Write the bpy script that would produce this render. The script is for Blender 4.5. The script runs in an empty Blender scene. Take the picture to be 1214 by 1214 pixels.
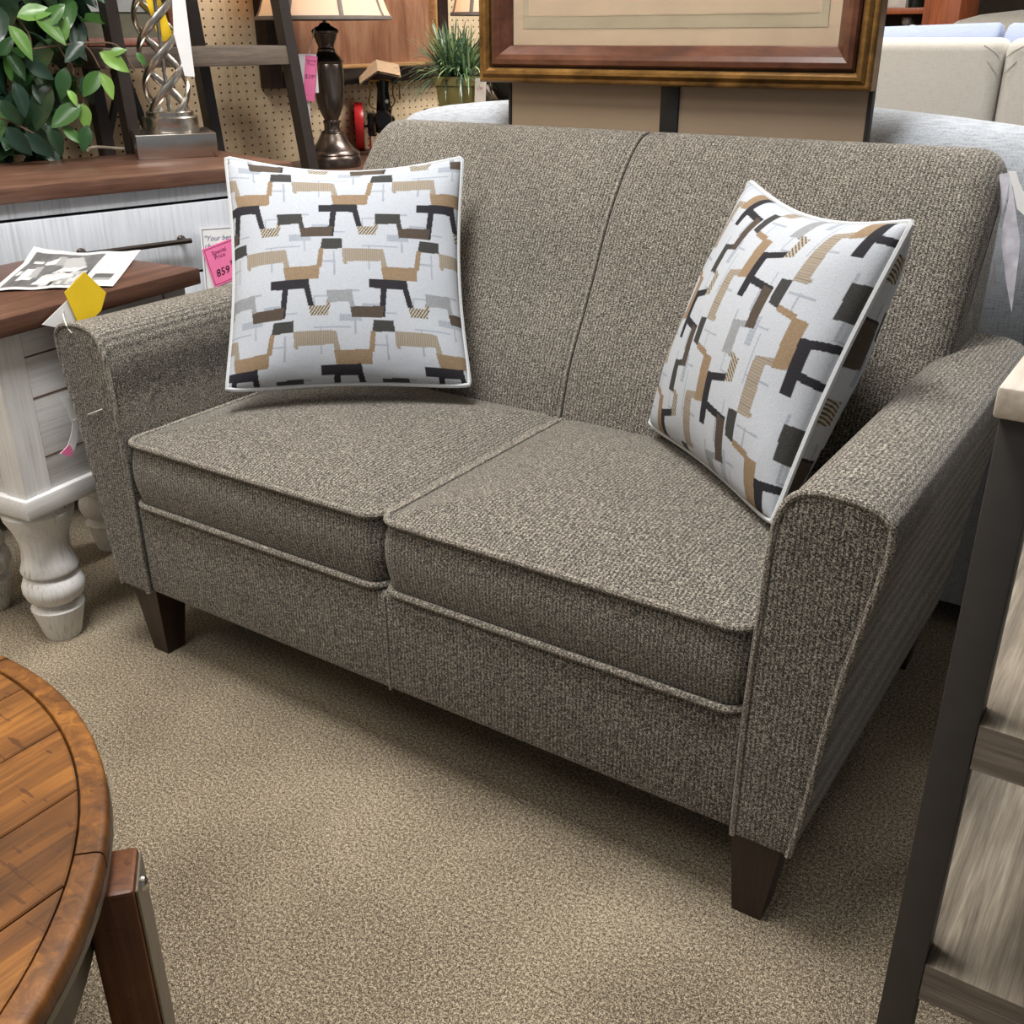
import bpy, math, random
import numpy as np
from mathutils import Vector, Matrix
random.seed(11)
SC = bpy.context.scene
COL = SC.collection
PI = math.pi

# ------------------------------------------------------------------ camera
CAM = np.array([0.95761, -1.06446, 1.1298]); YAW, PITCH, ROLL, FPX = 0.59147, 0.43413, -0.00515, 1230.127
_f = np.array([-math.sin(YAW)*math.cos(PITCH), math.cos(YAW)*math.cos(PITCH), -math.sin(PITCH)])
_r = np.cross(_f, [0, 0, 1]); _r /= np.linalg.norm(_r); _u = np.cross(_r, _f)
_c, _s = math.cos(ROLL), math.sin(ROLL)
_r, _u = _c*_r + _s*_u, -_s*_r + _c*_u
cam = bpy.data.cameras.new('camera'); cam.sensor_width = 36; cam.lens = 36*FPX/1214; cam.clip_start = .02
co = bpy.data.objects.new('camera', cam); COL.objects.link(co)
co.matrix_world = Matrix(((_r[0], _u[0], -_f[0], CAM[0]), (_r[1], _u[1], -_f[1], CAM[1]), (_r[2], _u[2], -_f[2], CAM[2]), (0, 0, 0, 1)))
SC.camera = co

def at(x, y, X=None, Y=None, Z=None, pl=None):
    """where the line of sight through a photo pixel meets a plane of the room"""
    d = _f + (x-607)/FPX*_r - (y-607)/FPX*_u
    if X is not None: t = (X-CAM[0])/d[0]
    elif Y is not None: t = (Y-CAM[1])/d[1]
    elif Z is not None: t = (Z-CAM[2])/d[2]
    else:
        n = np.array(pl[0]); t = (pl[1]-n @ CAM)/(n @ d)
    return Vector(CAM + t*d)

# ------------------------------------------------------------------ materials
def lin(c):
    return tuple(((v/255)/12.92 if v/255 <= .04045 else ((v/255+.055)/1.055)**2.4) for v in c) + (1,)
class NT:
    def __init__(s, name):
        m = bpy.data.materials.new(name); m.use_nodes = True; s.m = m; s.t = m.node_tree; s.n = s.t.nodes
        s.b = s.n['Principled BSDF']
    def add(s, ty, **kw):
        n = s.n.new(ty)
        for k, v in kw.items():
            if k in n.inputs: n.inputs[k].default_value = v
            else: setattr(n, k, v)
        return n
    def link(s, a, b): s.t.links.new(a, b)
    def coord(s, scale=(1, 1, 1), rot=(0, 0, 0), kind='Object'):
        tc = s.add('ShaderNodeTexCoord'); mp = s.add('ShaderNodeMapping'); s.link(tc.outputs[kind], mp.inputs['Vector'])
        mp.inputs['Scale'].default_value = scale; mp.inputs['Rotation'].default_value = rot
        return mp.outputs['Vector']
    def noise(s, vec, scale=1, detail=2, rough=.5, dist=0):
        n = s.add('ShaderNodeTexNoise'); s.link(vec, n.inputs['Vector'])
        n.inputs['Scale'].default_value = scale; n.inputs['Detail'].default_value = detail
        n.inputs['Roughness'].default_value = rough; n.inputs['Distortion'].default_value = dist
        return n.outputs['Fac']
    def ramp(s, fac, stops):
        r = s.add('ShaderNodeValToRGB'); e = r.color_ramp.elements
        while len(e) < len(stops): e.new(.5)
        for el, (p, c) in zip(e, stops): el.position = p; el.color = c
        s.link(fac, r.inputs['Fac']); return r.outputs['Color']
    def math(s, op, a, b=None, c=None):
        n = s.add('ShaderNodeMath', operation=op)
        for i, v in enumerate((a, b, c)):
            if v is None: continue
            if isinstance(v, (int, float)): n.inputs[i].default_value = v
            else: s.link(v, n.inputs[i])
        return n.outputs[0]
    def mix(s, fac, a, b, mode='MIX'):
        n = s.add('ShaderNodeMix', data_type='RGBA', blend_type=mode)
        for sock, v in ((n.inputs['Factor'], fac), (n.inputs['A'], a), (n.inputs['B'], b)) if False else ((n.inputs[0], fac), (n.inputs[6], a), (n.inputs[7], b)):
            if isinstance(v, (int, float)): sock.default_value = v
            elif isinstance(v, tuple): sock.default_value = v
            else: s.link(v, sock)
        return n.outputs[2]
    def bump(s, h, strength=.3, dist=.002):
        n = s.add('ShaderNodeBump'); n.inputs['Strength'].default_value = strength; n.inputs['Distance'].default_value = dist
        s.link(h, n.inputs['Height']); s.link(n.outputs[0], s.b.inputs['Normal'])
    def col(s, c):
        if isinstance(c, tuple): s.b.inputs['Base Color'].default_value = c
        else: s.link(c, s.b.inputs['Base Color'])
    def set(s, rough=.5, metal=0, spec=.5, sheen=0):
        s.b.inputs['Roughness'].default_value = rough; s.b.inputs['Metallic'].default_value = metal
        s.b.inputs['Specular IOR Level'].default_value = spec; s.b.inputs['Sheen Weight'].default_value = sheen
        return s.m

def plain(name, c, rough=.5, metal=0, spec=.5, var=.12, scale=30, bump=0):
    n = NT(name); L = lin(c)
    f = n.noise(n.coord(), scale, 3)
    lo = tuple(v*(1-var) for v in L[:3])+(1,); hi = tuple(min(1, v*(1+var)) for v in L[:3])+(1,)
    n.col(n.ramp(f, [(.3, lo), (.7, hi)]))
    if bump: n.bump(f, bump, .001)
    return n.set(rough, metal, spec)

def tweed(name, dark, mid, light, s=780, rib=0.0):
    n = NT(name)
    v = n.coord((1, 1, 1)); a = n.noise(n.coord((1, 1, .55)), s, 1.5, .6); b = n.noise(n.coord((.45, .45, 1.6)), s*.8, 1, .5)
    m = n.math('ADD', n.math('MULTIPLY', a, .6), n.math('MULTIPLY', b, .4))
    # knit columns running up the fabric
    sep = n.add('ShaderNodeSeparateXYZ'); n.link(v, sep.inputs[0])
    w = n.math('SINE', n.math('MULTIPLY', n.math('ADD', sep.outputs[0], n.math('MULTIPLY', n.noise(v, 60, 1), .004)), 2*PI/.0062))
    w2 = n.math('SINE', n.math('MULTIPLY', n.math('ADD', n.math('ADD', sep.outputs[2], sep.outputs[1]), n.math('MULTIPLY', sep.outputs[0], .5)), 2*PI/.0045))
    m = n.math('ADD', m, n.math('MULTIPLY', n.math('ADD', n.math('MULTIPLY', w, .85), n.math('MULTIPLY', w2, .4)), .036))
    big = n.noise(v, 7, 2)
    m = n.math('ADD', m, n.math('MULTIPLY', n.math('SUBTRACT', big, .5), .02))
    n.col(n.ramp(m, [(.37, lin(dark)), (.5, lin(mid)), (.62, lin(light))]))
    n.bump(m, .5, .0022)
    return n.set(.92, 0, .15, .15)

def linen(name, c, amt=.1, s=1.0, bump=.4):
    n = NT(name); L = np.array(lin(c)[:3])
    a = n.noise(n.coord((40*s, 40*s, 420*s)), 1, 2, .6); b = n.noise(n.coord((420*s, 420*s, 40*s)), 1, 2, .6)
    m = n.math('MULTIPLY', n.math('ADD', a, b), .5)
    n.col(n.ramp(m, [(.36, tuple(L*(1-2*amt))+(1,)), (.5, tuple(L)+(1,)), (.64, tuple(np.minimum(1, L*(1+amt)))+(1,))]))
    n.bump(m, bump, .002)
    return n.set(.9, 0, .2, .1)

def wood(name, c1, c2, c3, axis='x', s=1.0, rough=.45, bump=.15, stretch=14, spec=.4):
    n = NT(name); k = {'x': (1, stretch, stretch), 'y': (stretch, 1, stretch), 'z': (stretch, stretch, 1)}[axis]
    v = n.coord(tuple(3*s*q for q in k)); a = n.noise(v, 1, 5, .65, .6); b = n.noise(n.coord(tuple(14*s*q for q in k)), 1, 2, .6)
    big = n.noise(n.coord((1, 1, 1)), 6*s, 2)
    m = n.math('ADD', n.math('ADD', n.math('MULTIPLY', a, .5), n.math('MULTIPLY', b, .25)), n.math('MULTIPLY', big, .25))
    n.col(n.ramp(m, [(.33, lin(c1)), (.5, lin(c2)), (.68, lin(c3))]))
    n.bump(m, bump, .001)
    return n.set(rough, 0, spec)

def painted(name, base, wear, axis='x', amt=.62):
    n = NT(name); k = {'x': (4, 150, 150), 'y': (150, 4, 150), 'z': (150, 150, 4)}[axis]
    a = n.noise(n.coord(k), 1, 4, .7); b = n.noise(n.coord((1, 1, 1)), 9, 3)
    m = n.math('ADD', n.math('MULTIPLY', a, .7), n.math('MULTIPLY', b, .3))
    L = np.array(lin(base)[:3])
    n.col(n.ramp(m, [(.34, lin(wear)), (.43, tuple(L*.88)+(1,)), (.55, tuple(L)+(1,))]))
    n.bump(m, .12, .001)
    return n.set(.55, 0, .35)

def attr_mat(name, rough=.8, noise=.12, s=420):
    n = NT(name); at_ = n.add('ShaderNodeAttribute', attribute_name='Col')
    a = n.noise(n.coord((1, 1, 1)), s, 1)
    g = n.ramp(a, [(.3, (1-noise,)*3+(1,)), (.7, (1, 1, 1, 1))])
    n.col(n.mix(1.0, at_.outputs['Color'], g, 'MULTIPLY'))
    if noise > .05: n.bump(a, .25, .0012)
    return n.set(rough, 0, .2)

# ------------------------------------------------------------------ mesh builder
class MB:
    def __init__(s): s.v = []; s.f = []; s.mi = []; s.cur = 0
    def add(s, vs, fs):
        o = len(s.v); s.v += [tuple(map(float, p)) for p in vs]; s.f += [tuple(i+o for i in f) for f in fs]; s.mi += [s.cur]*len(fs)
        return s
    def loft(s, rings, cap0=True, cap1=True, closed=True):
        n = len(rings[0]); vs = [p for r in rings for p in r]; fs = []
        for i in range(len(rings)-1):
            for j in range(n if closed else n-1):
                k = (j+1) % n; fs.append((i*n+j, i*n+k, (i+1)*n+k, (i+1)*n+j))
        if cap0: fs.append(tuple(reversed(range(n))))
        if cap1: fs.append(tuple(range((len(rings)-1)*n, len(rings)*n)))
        return s.add(vs, fs)
    def box(s, x0, x1, y0, y1, z0, z1, r=.003, seg=2, M=None):
        r = min(r, (x1-x0)*.49, (y1-y0)*.49, (z1-z0)*.49)
        rings = []
        prof = [(r*(1-math.sin(a)), r*(1-math.cos(a))) for a in [PI/2*i/seg for i in range(seg+1)]]   # (inset, dz)
        levels = [(i, z0+d) for i, d in prof] + [(i, z1-d) for i, d in reversed(prof)]
        for ins, z in levels: rings.append([(x, y, z) for x, y in rrect(x0+ins, x1-ins, y0+ins, y1-ins, max(r-ins, 1e-5) if r > 1e-5 else 1e-5, seg)])
        o = len(s.v); s.loft(rings)
        if M is not None: s.xf(M, o)
        return s
    def xf(s, M, o=0):
        for i in range(o, len(s.v)): s.v[i] = tuple(M @ Vector(s.v[i]))
        return s
    def lathe(s, prof, c=(0, 0, 0), n=32, M=None):
        rings = [[(c[0]+r*math.cos(2*PI*j/n), c[1]+r*math.sin(2*PI*j/n), c[2]+z) for j in range(n)] for r, z in prof]
        o = len(s.v); s.loft(rings)
        if M is not None: s.xf(M, o)
        return s
    def tube(s, path, r, n=8, closed=False, flat=1.0, up=None):
        P = [Vector(p) for p in path]; m = len(P); rings = []; prev = None
        for i in range(m):
            a = P[(i-1) % m] if (closed or i > 0) else P[i]; b = P[(i+1) % m] if (closed or i < m-1) else P[i]
            t = (b-a).normalized()
            ref = up(i) if up else (prev if prev is not None else (Vector((0, 0, 1)) if abs(t.z) < .9 else Vector((1, 0, 0))))
            x = (ref - t*ref.dot(t)); x = x.normalized() if x.length > 1e-6 else t.orthogonal().normalized(); y = t.cross(x); prev = x
            rr = r(i/(m-1)) if callable(r) else r
            rings.append([tuple(P[i]+x*rr*math.cos(2*PI*j/n)+y*rr*flat*math.sin(2*PI*j/n)) for j in range(n)])
        if closed: rings.append(rings[0]); return s.loft(rings, False, False)
        return s.loft(rings)
    def bar(s, a, b, w, d, ref=(0, 1, 0)):
        a, b = Vector(a), Vector(b); t = (b-a).normalized(); x = Vector(ref); x = (x-t*x.dot(t)).normalized(); y = t.cross(x)
        r = lambda p: [tuple(p+x*i*w/2+y*j*d/2) for i, j in ((-1, -1), (1, -1), (1, 1), (-1, 1))]
        return s.loft([r(a), r(b)])
    def grid(s, fn, nu, nv):
        vs = [fn(i/nu, j/nv) for j in range(nv+1) for i in range(nu+1)]
        return s.add(vs, [(j*(nu+1)+i, j*(nu+1)+i+1, (j+1)*(nu+1)+i+1, (j+1)*(nu+1)+i) for j in range(nv) for i in range(nu)])
    def mesh(s, name, mats, smooth=35):
        me = bpy.data.meshes.new(name); me.from_pydata(s.v, [], s.f)
        for m in (mats if isinstance(mats, (list, tuple)) else [mats]): me.materials.append(m)
        if any(s.mi): me.polygons.foreach_set('material_index', s.mi)
        me.update()
        import bmesh
        bm = bmesh.new(); bm.from_mesh(me); bmesh.ops.recalc_face_normals(bm, faces=bm.faces); bm.to_mesh(me); bm.free()
        if smooth:
            me.shade_smooth(); me.set_sharp_from_angle(angle=math.radians(smooth))
        return me
    def obj(s, name, mats, parent=None, smooth=35, label=None):
        o = bpy.data.objects.new(name, s.mesh(name, mats, smooth)); COL.objects.link(o)
        if parent: o.parent = parent
        if label: o['label'] = label
        return o
def rrect(x0, x1, y0, y1, r, seg=4):
    out = []
    for cx, cy, a0 in ((x1-r, y1-r, 0), (x0+r, y1-r, PI/2), (x0+r, y0+r, PI), (x1-r, y0+r, 3*PI/2)):
        for i in range(seg+1):
            a = a0+PI/2*i/seg; out.append((cx+r*math.cos(a), cy+r*math.sin(a)))
    return out
def tag(o, label, cat, group=None, kind=None):
    if label: o['label'] = label
    if cat: o['category'] = cat
    if group: o['group'] = group
    if kind: o['kind'] = kind
    return o
def root(name, loc, label, cat, rz=0, group=None):
    o = bpy.data.objects.new(name, None); COL.objects.link(o); o.location = loc; o.rotation_euler = (0, 0, rz); o.empty_display_size = .05
    return tag(o, label, cat, group)
def resample(pts, step):
    P = [Vector(p) for p in pts]; out = [P[0]]
    for a, b in zip(P, P[1:]):
        n = max(1, int((b-a).length/step)); out += [a.lerp(b, k/n) for k in range(1, n+1)]
    return out
def spline(pts, n=8):
    P = [Vector(p) for p in pts]; out = []
    for i in range(len(P)-1):
        p0, p1, p2, p3 = P[max(i-1, 0)], P[i], P[i+1], P[min(i+2, len(P)-1)]
        for k in range(n):
            t = k/n; out.append(.5*((2*p1)+(-p0+p2)*t+(2*p0-5*p1+4*p2-p3)*t*t+(-p0+3*p1-3*p2+p3)*t**3))
    return out+[P[-1]]
def lettering(lines, mat, parent, M, name='lettering', shear=0):
    """lines: (text, x, y, size) on the plane of M (x right, y up)"""
    mb = MB(); dg = None
    for txt, x, y, sz in lines:
        cu = bpy.data.curves.new('t', 'FONT'); cu.body = txt; cu.size = sz; cu.shear = shear; cu.resolution_u = 2; cu.align_x = 'CENTER'
        ob = bpy.data.objects.new('t', cu); COL.objects.link(ob)
        bpy.context.view_layer.update()
        me = bpy.data.meshes.new_from_object(ob.evaluated_get(bpy.context.evaluated_depsgraph_get()))
        mb.add([(v.co.x+x, v.co.y+y, 0) for v in me.vertices], [tuple(p.vertices) for p in me.polygons])
        bpy.data.objects.remove(ob); bpy.data.curves.remove(cu); bpy.data.meshes.remove(me)
    mb.xf(M); return mb.obj(name, mat, parent, 0)
def basis(o, x, y):
    x = Vector(x).normalized(); y = Vector(y); y = (y-x*y.dot(x)).normalized(); z = x.cross(y); o = Vector(o)
    return Matrix(((x.x, y.x, z.x, o.x), (x.y, y.y, z.y, o.y), (x.z, y.z, z.z, o.z), (0, 0, 0, 1)))
def sheet(w, h, curl=0, nu=8, nv=8, t=.0006, M=None, fn=None):
    """a thin sheet of paper, x 0..w, y 0..h, with a bend of its own"""
    mb = MB(); g = fn or (lambda u, v: (u*w, v*h, curl*math.sin(PI*u)))
    mb.grid(g, nu, nv)
    mb.grid(lambda u, v: tuple(np.array(g(u, v))-np.array((0, 0, t))), nu, nv)
    n = (nu+1)*(nv+1); B = [j for j in range(nu+1)]+[j*(nu+1)+nu for j in range(1, nv+1)]+[nv*(nu+1)+j for j in range(nu-1, -1, -1)]+[j*(nu+1) for j in range(nv-1, 0, -1)]
    mb.f += [(B[i], B[(i+1) % len(B)], B[(i+1) % len(B)]+n, B[i]+n) for i in range(len(B))]; mb.mi += [0]*len(B)
    if M is not None: mb.xf(M)
    return mb
def paint(me, cols):
    a = me.color_attributes.new('Col', 'FLOAT_COLOR', 'POINT'); a.data.foreach_set('color', np.asarray(cols, dtype=np.float32).ravel())

# ---- materials used in several places
M_TWEED = tweed('taupe_tweed', (31, 30, 29), (84, 79, 73), (176, 169, 156))
M_WELT = tweed('taupe_tweed_welt', (50, 48, 45), (106, 100, 92), (180, 172, 158), 700)
M_DARKLEG = wood('espresso_wood', (34, 24, 19), (48, 34, 27), (66, 47, 37), 'z', 1.5, .4)
M_BROWNTOP = wood('brown_wood_top', (58, 36, 28), (92, 62, 49), (118, 84, 68), 'y', 1.0, .38, .12)
M_WHITEY = painted('distressed_white_paint', (226, 224, 222), (188, 182, 176), 'y')
M_WHITEZ = painted('distressed_white_paint_upright', (226, 224, 222), (188, 182, 176), 'z')
M_BLACK = plain('black_gap', (12, 11, 11), .8)
M_PAPER = plain('white_paper', (238, 238, 238), .6, var=.03)
M_PINK = plain('pink_paper', (250, 128, 178), .6, var=.03)
M_INK = plain('black_ink', (30, 20, 34), .5)
M_STRING = plain('white_string', (225, 222, 214), .6)
M_NICKEL = NT('brushed_nickel'); M_NICKEL.col(lin((196, 190, 182))); M_NICKEL.bump(M_NICKEL.noise(M_NICKEL.coord((20, 20, 900)), 1, 2), .05, .0005); M_NICKEL = M_NICKEL.set(.24, 1)
M_PEWTER = NT('bronze_pewter'); M_PEWTER.col(lin((104, 93, 86))); M_PEWTER = M_PEWTER.set(.27, .9)
M_DARKMETAL = plain('dark_bronze_metal', (58, 50, 46), .35, .8)

# ================================================================== setting
def carpet():
    n = NT('flecked_beige_carpet'); v = n.coord((1, 1, 1))
    a = n.noise(v, 520, 2, .7); b = n.noise(v, 210, 2, .6); c = n.noise(v, 3, 3)
    m = n.math('ADD', n.math('ADD', n.math('MULTIPLY', a, .6), n.math('MULTIPLY', b, .3)), n.math('MULTIPLY', c, .1))
    n.col(n.ramp(m, [(.40, lin((48, 41, 33))), (.5, lin((126, 113, 94))), (.59, lin((212, 198, 172)))]))
    n.bump(m, .8, .005); return n.set(.95, 0, .1, .1)
fl = MB(); fl.box(-2.2, 5, -4, 7, -.05, 0, 0); fl.obj('floor', carpet(), None, 0)['kind'] = 'structure'
def pegboard():
    n = NT('perforated_hardboard'); v = n.coord((1, 1, 1)); sep = n.add('ShaderNodeSeparateXYZ'); n.link(v, sep.inputs[0])
    def cell(s, p): return n.math('MULTIPLY', n.math('SUBTRACT', n.math('FRACT', n.math('DIVIDE', s, p)), .5), p)
    cy, cz = cell(sep.outputs[1], .0385), cell(sep.outputs[2], .0252)
    d = n.math('SQRT', n.math('ADD', n.math('POWER', n.math('MULTIPLY', cy, .75), 2), n.math('POWER', cz, 2)))
    hole = n.math('LESS_THAN', d, .0033)
    sm = n.math('LESS_THAN', n.math('ABSOLUTE', cell(n.math('ADD', sep.outputs[1], .13), .31)), .0022)
    base = n.ramp(n.noise(v, 40, 3), [(.3, lin((214, 188, 152))), (.7, lin((226, 203, 168)))])
    base = n.mix(n.math('MULTIPLY', sm, .6), base, lin((240, 222, 190)))
    n.col(n.mix(hole, base, lin((70, 44, 26)))); return n.set(.6, 0, .3)
wl = MB(); wl.box(-2.0, -1.95, -4, 7, 0, 3.0, 0); wl.obj('wall_left', pegboard(), None, 0)['kind'] = 'structure'
wb = MB(); wb.box(-2.0, 5, 6.9, 7.0, 0, 3.0, 0); wb.obj('wall_back', plain('dark_back_wall', (58, 46, 38), .7), None, 0)['kind'] = 'structure'
ce = MB(); ce.box(-2.0, 5, -4, 7, 3.0, 3.05, 0); ce.obj('ceiling', plain('white_ceiling_tile', (232, 230, 224), .9), None, 0)['kind'] = 'structure'

# ================================================================== loveseat
LS = root('loveseat', (0, 0, 0), 'taupe tweed two-seat loveseat with welted cushions and tapered dark legs', 'sofa')
HALF = [(.597, .150), (.597, .33), (.602, .50), (.607, .602), (.612, .629), (.620, .647), (.633, .659), (.655, .665), (.686, .665), (.713, .661),
        (.729, .654), (.738, .645), (.7415, .632), (.740, .600), (.731, .550), (.714, .456), (.701, .36), (.692, .27), (.684, .20), (.676, .150)]
def arm(sx):
    pr = [Vector((x, 0, z)) for x, z in HALF]; pr = [p for p in spline(pr, 4)]
    cen = Vector((.66, 0, .42))
    ring = lambda y, k: [((cen.x+(p.x-cen.x)*(1-k*14))*sx, y, cen.z+(p.z-cen.z)*(1-k*2.2)) for p in pr]
    mb = MB(); ys = [(-.001, .0035), (.004, .001), (.012, 0), (.2, 0), (.4, 0), (.6, 0), (.79, 0), (.80, .002)]
    mb.loft([ring(y, k) for y, k in ys], False, True)
    a = mb.obj('arm', M_TWEED, LS)
    fp = MB(); fp.loft([ring(-.001, .0035), ring(-.0045, .006), ring(-.006, .015), ring(-.006, .05)], False, True); fp.obj('front_panel', M_TWEED, a)
    pt = MB(); pt.tube([(q[0], -.003, q[2]) for q in ring(0, .002)], .0052, 8); pt.obj('welt', M_WELT, a)
for sx in (-1, 1): arm(sx)
BACK = [(.47, .28), (.515, .44), (.530, .50), (.556, .575), (.598, .65), (.635, .72), (.672, .795), (.708, .852), (.742, .895), (.772, .926), (.800, .946),
        (.826, .954), (.848, .950), (.864, .936), (.872, .91), (.872, .85), (.868, .7), (.862, .5), (.856, .3), (.85, .15), (.60, .15)]
pr = spline([Vector((0, y, z)) for y, z in BACK], 3)
def inset(pts, d):
    out = []; m = len(pts)
    for i in range(m):
        t = (pts[(i+1) % m]-pts[i-1]).normalized(); nrm = Vector((0, t.z, -t.y)); out.append(pts[i]+nrm*d)
    return out
sgn = 1 if inset(pr, .01)[30].z < pr[30].z else -1
def bring(x, d): return [(x, p.y, p.z) for p in inset(pr, d*sgn)]
hw, rr = .652, .05
st = [(-hw+rr-rr*math.sin(a), rr*(1-math.cos(a))) for a in [PI/2*i/7 for i in range(7, -1, -1)]]
st += [(-.45, 0), (-.2, 0), (-.03, 0), (-.012, .0015), (-.004, .005), (0, .009), (.004, .005), (.012, .0015), (.03, 0), (.2, 0), (.45, 0)]
st += [(hw-rr+rr*math.sin(a), rr*(1-math.cos(a))) for a in [PI/2*i/7 for i in range(8)]]
bk = MB(); bk.loft([bring(x, d) for x, d in st]); bko = bk.obj('back', M_TWEED, LS, 50)
sm = MB(); sm.tube([(-.0015, p.y, p.z) for p in inset(pr, .003*sgn)[3:46]], .0042, 6); sm.obj('center_welt', M_WELT, bko)
fr = MB(); fr.box(-.598, .598, .002, .84, .150, .337, .012, 3); fro = fr.obj('base_frame', M_TWEED, LS)
sm = MB(); sm.tube([(0, .0022, z) for z in (.153, .2, .25, .30, .328)], .0028, 6); sm.obj('base_seam', M_WELT, fro)
def cushion_mesh(x0, x1, y0, y1, z0, z1, crown, r=.03, bulge=.010):
    mb = MB(); rings = []
    def ring(ins, z, dz=0):
        return [(x, y, z) for x, y in rrect(x0+ins, x1-ins, y0+ins, y1-ins, max(r-ins*.5, .004), 5)]
    W = min(x1-x0, y1-y0)/2
    for t in (1, .7, .4, .15): rings.append(ring(W*.97*t, z0-.004*t))
    for k in range(9):
        t = k/8; rings.append(ring(.004-bulge*(1-(2*t-1)**2), z0+(z1-z0)*t))
    for t in (.02, .05, .1, .18, .28, .4, .55, .7, .85, .97): rings.append(ring(W*t, z1+crown*(1-(1-t)**2.6)))
    return mb.loft(rings)
for x0, x1 in ((-.594, -.0025), (.0025, .594)):
    c = cushion_mesh(x0, x1, -.001, .545, .341, .462, .034).obj('seat_cushion', M_TWEED, LS, 50)
    p = MB()
    for z in (.342, .463): p.tube([(x, y, z) for x, y in rrect(x0+.001, x1-.001, -.004, .54, .03, 6)], .0056, 8, True)
    p.obj('welt', M_WELT, c)
def taper_leg(cx, cy, sx, top=.072, bot=.042, h=.155):
    mb = MB(); r = lambda x, y, w, z: [(x+a*w/2, y+b*w/2, z) for a, b in ((-1, -1), (1, -1), (1, 1), (-1, 1))]
    mb.loft([r(cx-sx*.006, cy, bot, 0), r(cx, cy+.004, top, h)]); return mb
for sx in (-1, 1):
    for y in (.040, .79): taper_leg(sx*.628, y, sx).obj('leg', M_DARKLEG, LS, 0)

# ================================================================== throw pillows
W_ = (182, 187, 195); K_ = (44, 43, 48); D_ = (62, 62, 61); B_ = (80, 70, 62); T_ = (140, 120, 97); R_ = (150, 140, 126); G_ = (142, 145, 149); H_ = (110, 101, 88); F_ = (158, 165, 175)
def tile(odd):
    g = D_ if odd else G_
    L = []
    def q(c, *p): L.append((c, p))
    for x, y, w, h in ((185, 60, 60, 6), (180, 60, 6, 60), (205, 175, 6, 95), (180, 175, 150, 5), (330, 40, 40, 8), (10, 235, 60, 7), (60, 200, 6, 90), (20, 120, 90, 5), (345, 140, 6, 60), (120, 210, 70, 5), (60, -5, 6, 60), (285, 130, 90, 26), (-30, 90, 70, 22)):
        q(F_, (x, y), (x+w, y), (x+w+2, y+h), (x, y+h))
    q(K_, (0, 0), (160, -2), (165, 35), (0, 32)); q(K_, (50, 30), (75, 30), (62, 140), (38, 140)); q(K_, (140, 30), (165, 30), (182, 98), (158, 98))
    q(H_, (160, 98), (245, 98), (238, 133), (168, 133)); q(H_, (228, 104), (240, 60), (257, 60), (246, 110))
    q(g, (235, 42), (340, 40), (345, 83), (238, 88)); q(g, (325, 80), (345, 80), (352, 106), (330, 106))
    q(B_, (330, 103), (470, 98), (462, 140), (336, 142))
    q(D_, (14, 150), (96, 148), (98, 190), (6, 192)); q(T_, (0, 190), (20, 190), (10, 262), (-12, 262))
    q(R_, (97, 188), (255, 188), (258, 236), (100, 240)); q(R_, (97, 235), (115, 235), (118, 250), (105, 250)); q(R_, (252, 190), (270, 190), (286, 262), (262, 262))
    q(T_, (258, 258), (412, 254), (408, 305), (268, 310))
    return L
def pattern(px, py):
    """colour of the woven cloth at cloth coordinates (px right, py down)"""
    out = np.empty(px.shape+(3,)); out[:] = lin(W_)[:3]
    row = np.floor(py/306).astype(int); yy = py-row*306
    for odd in (0, 1):
        for dy in (0, -306):
            rsel = ((row+(1 if dy else 0)) % 2) == odd
            y_ = yy-dy if dy == 0 else yy-306+0
            # shapes of this row, and those of the row below that reach up across the join
            x_ = (px-255-205*odd)
            for c, poly in tile(odd):
                xs = [p[0] for p in poly]
                for sh in (0, 410, -410):
                    xm = np.mod(x_+60, 410)-60+sh
                    ym = yy if dy == 0 else yy-306
                    ins = np.zeros(px.shape, bool); n = len(poly)
                    for i in range(n):
                        (xa, ya), (xb, yb) = poly[i], poly[(i+1) % n]
                        if ya == yb: continue
                        cr = ((ya > ym) != (yb > ym)) & (xm < (xb-xa)*(ym-ya)/(yb-ya)+xa); ins ^= cr
                    ins &= rsel
                    col = np.array(lin(c)[:3])
                    if c == H_: k = (np.mod(xm+ym*.8, 13) < 6)[..., None]; cc = np.where(k, col*.55, np.array(lin((176, 168, 154))[:3]))
                    elif c == R_: k = (np.mod(xm, 9) < 3)[..., None]; cc = np.where(k, col*.75, col*1.05)
                    elif c == F_: k = (np.mod(xm, 12) < 5)[..., None]; cc = np.where(k, col*.9, col)
                    else: cc = np.broadcast_to(col*1.0, out.shape)*(.85+.3*np.random.RandomState(3).rand(*px.shape)[..., None])
                    out = np.where(ins[..., None], cc, out)
    return out
M_PILLOW = attr_mat('woven_geometric_cloth', .85, .14, 500)
M_PIPE = plain('white_cord_piping', (188, 191, 194), .8, var=.05, scale=300)
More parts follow.
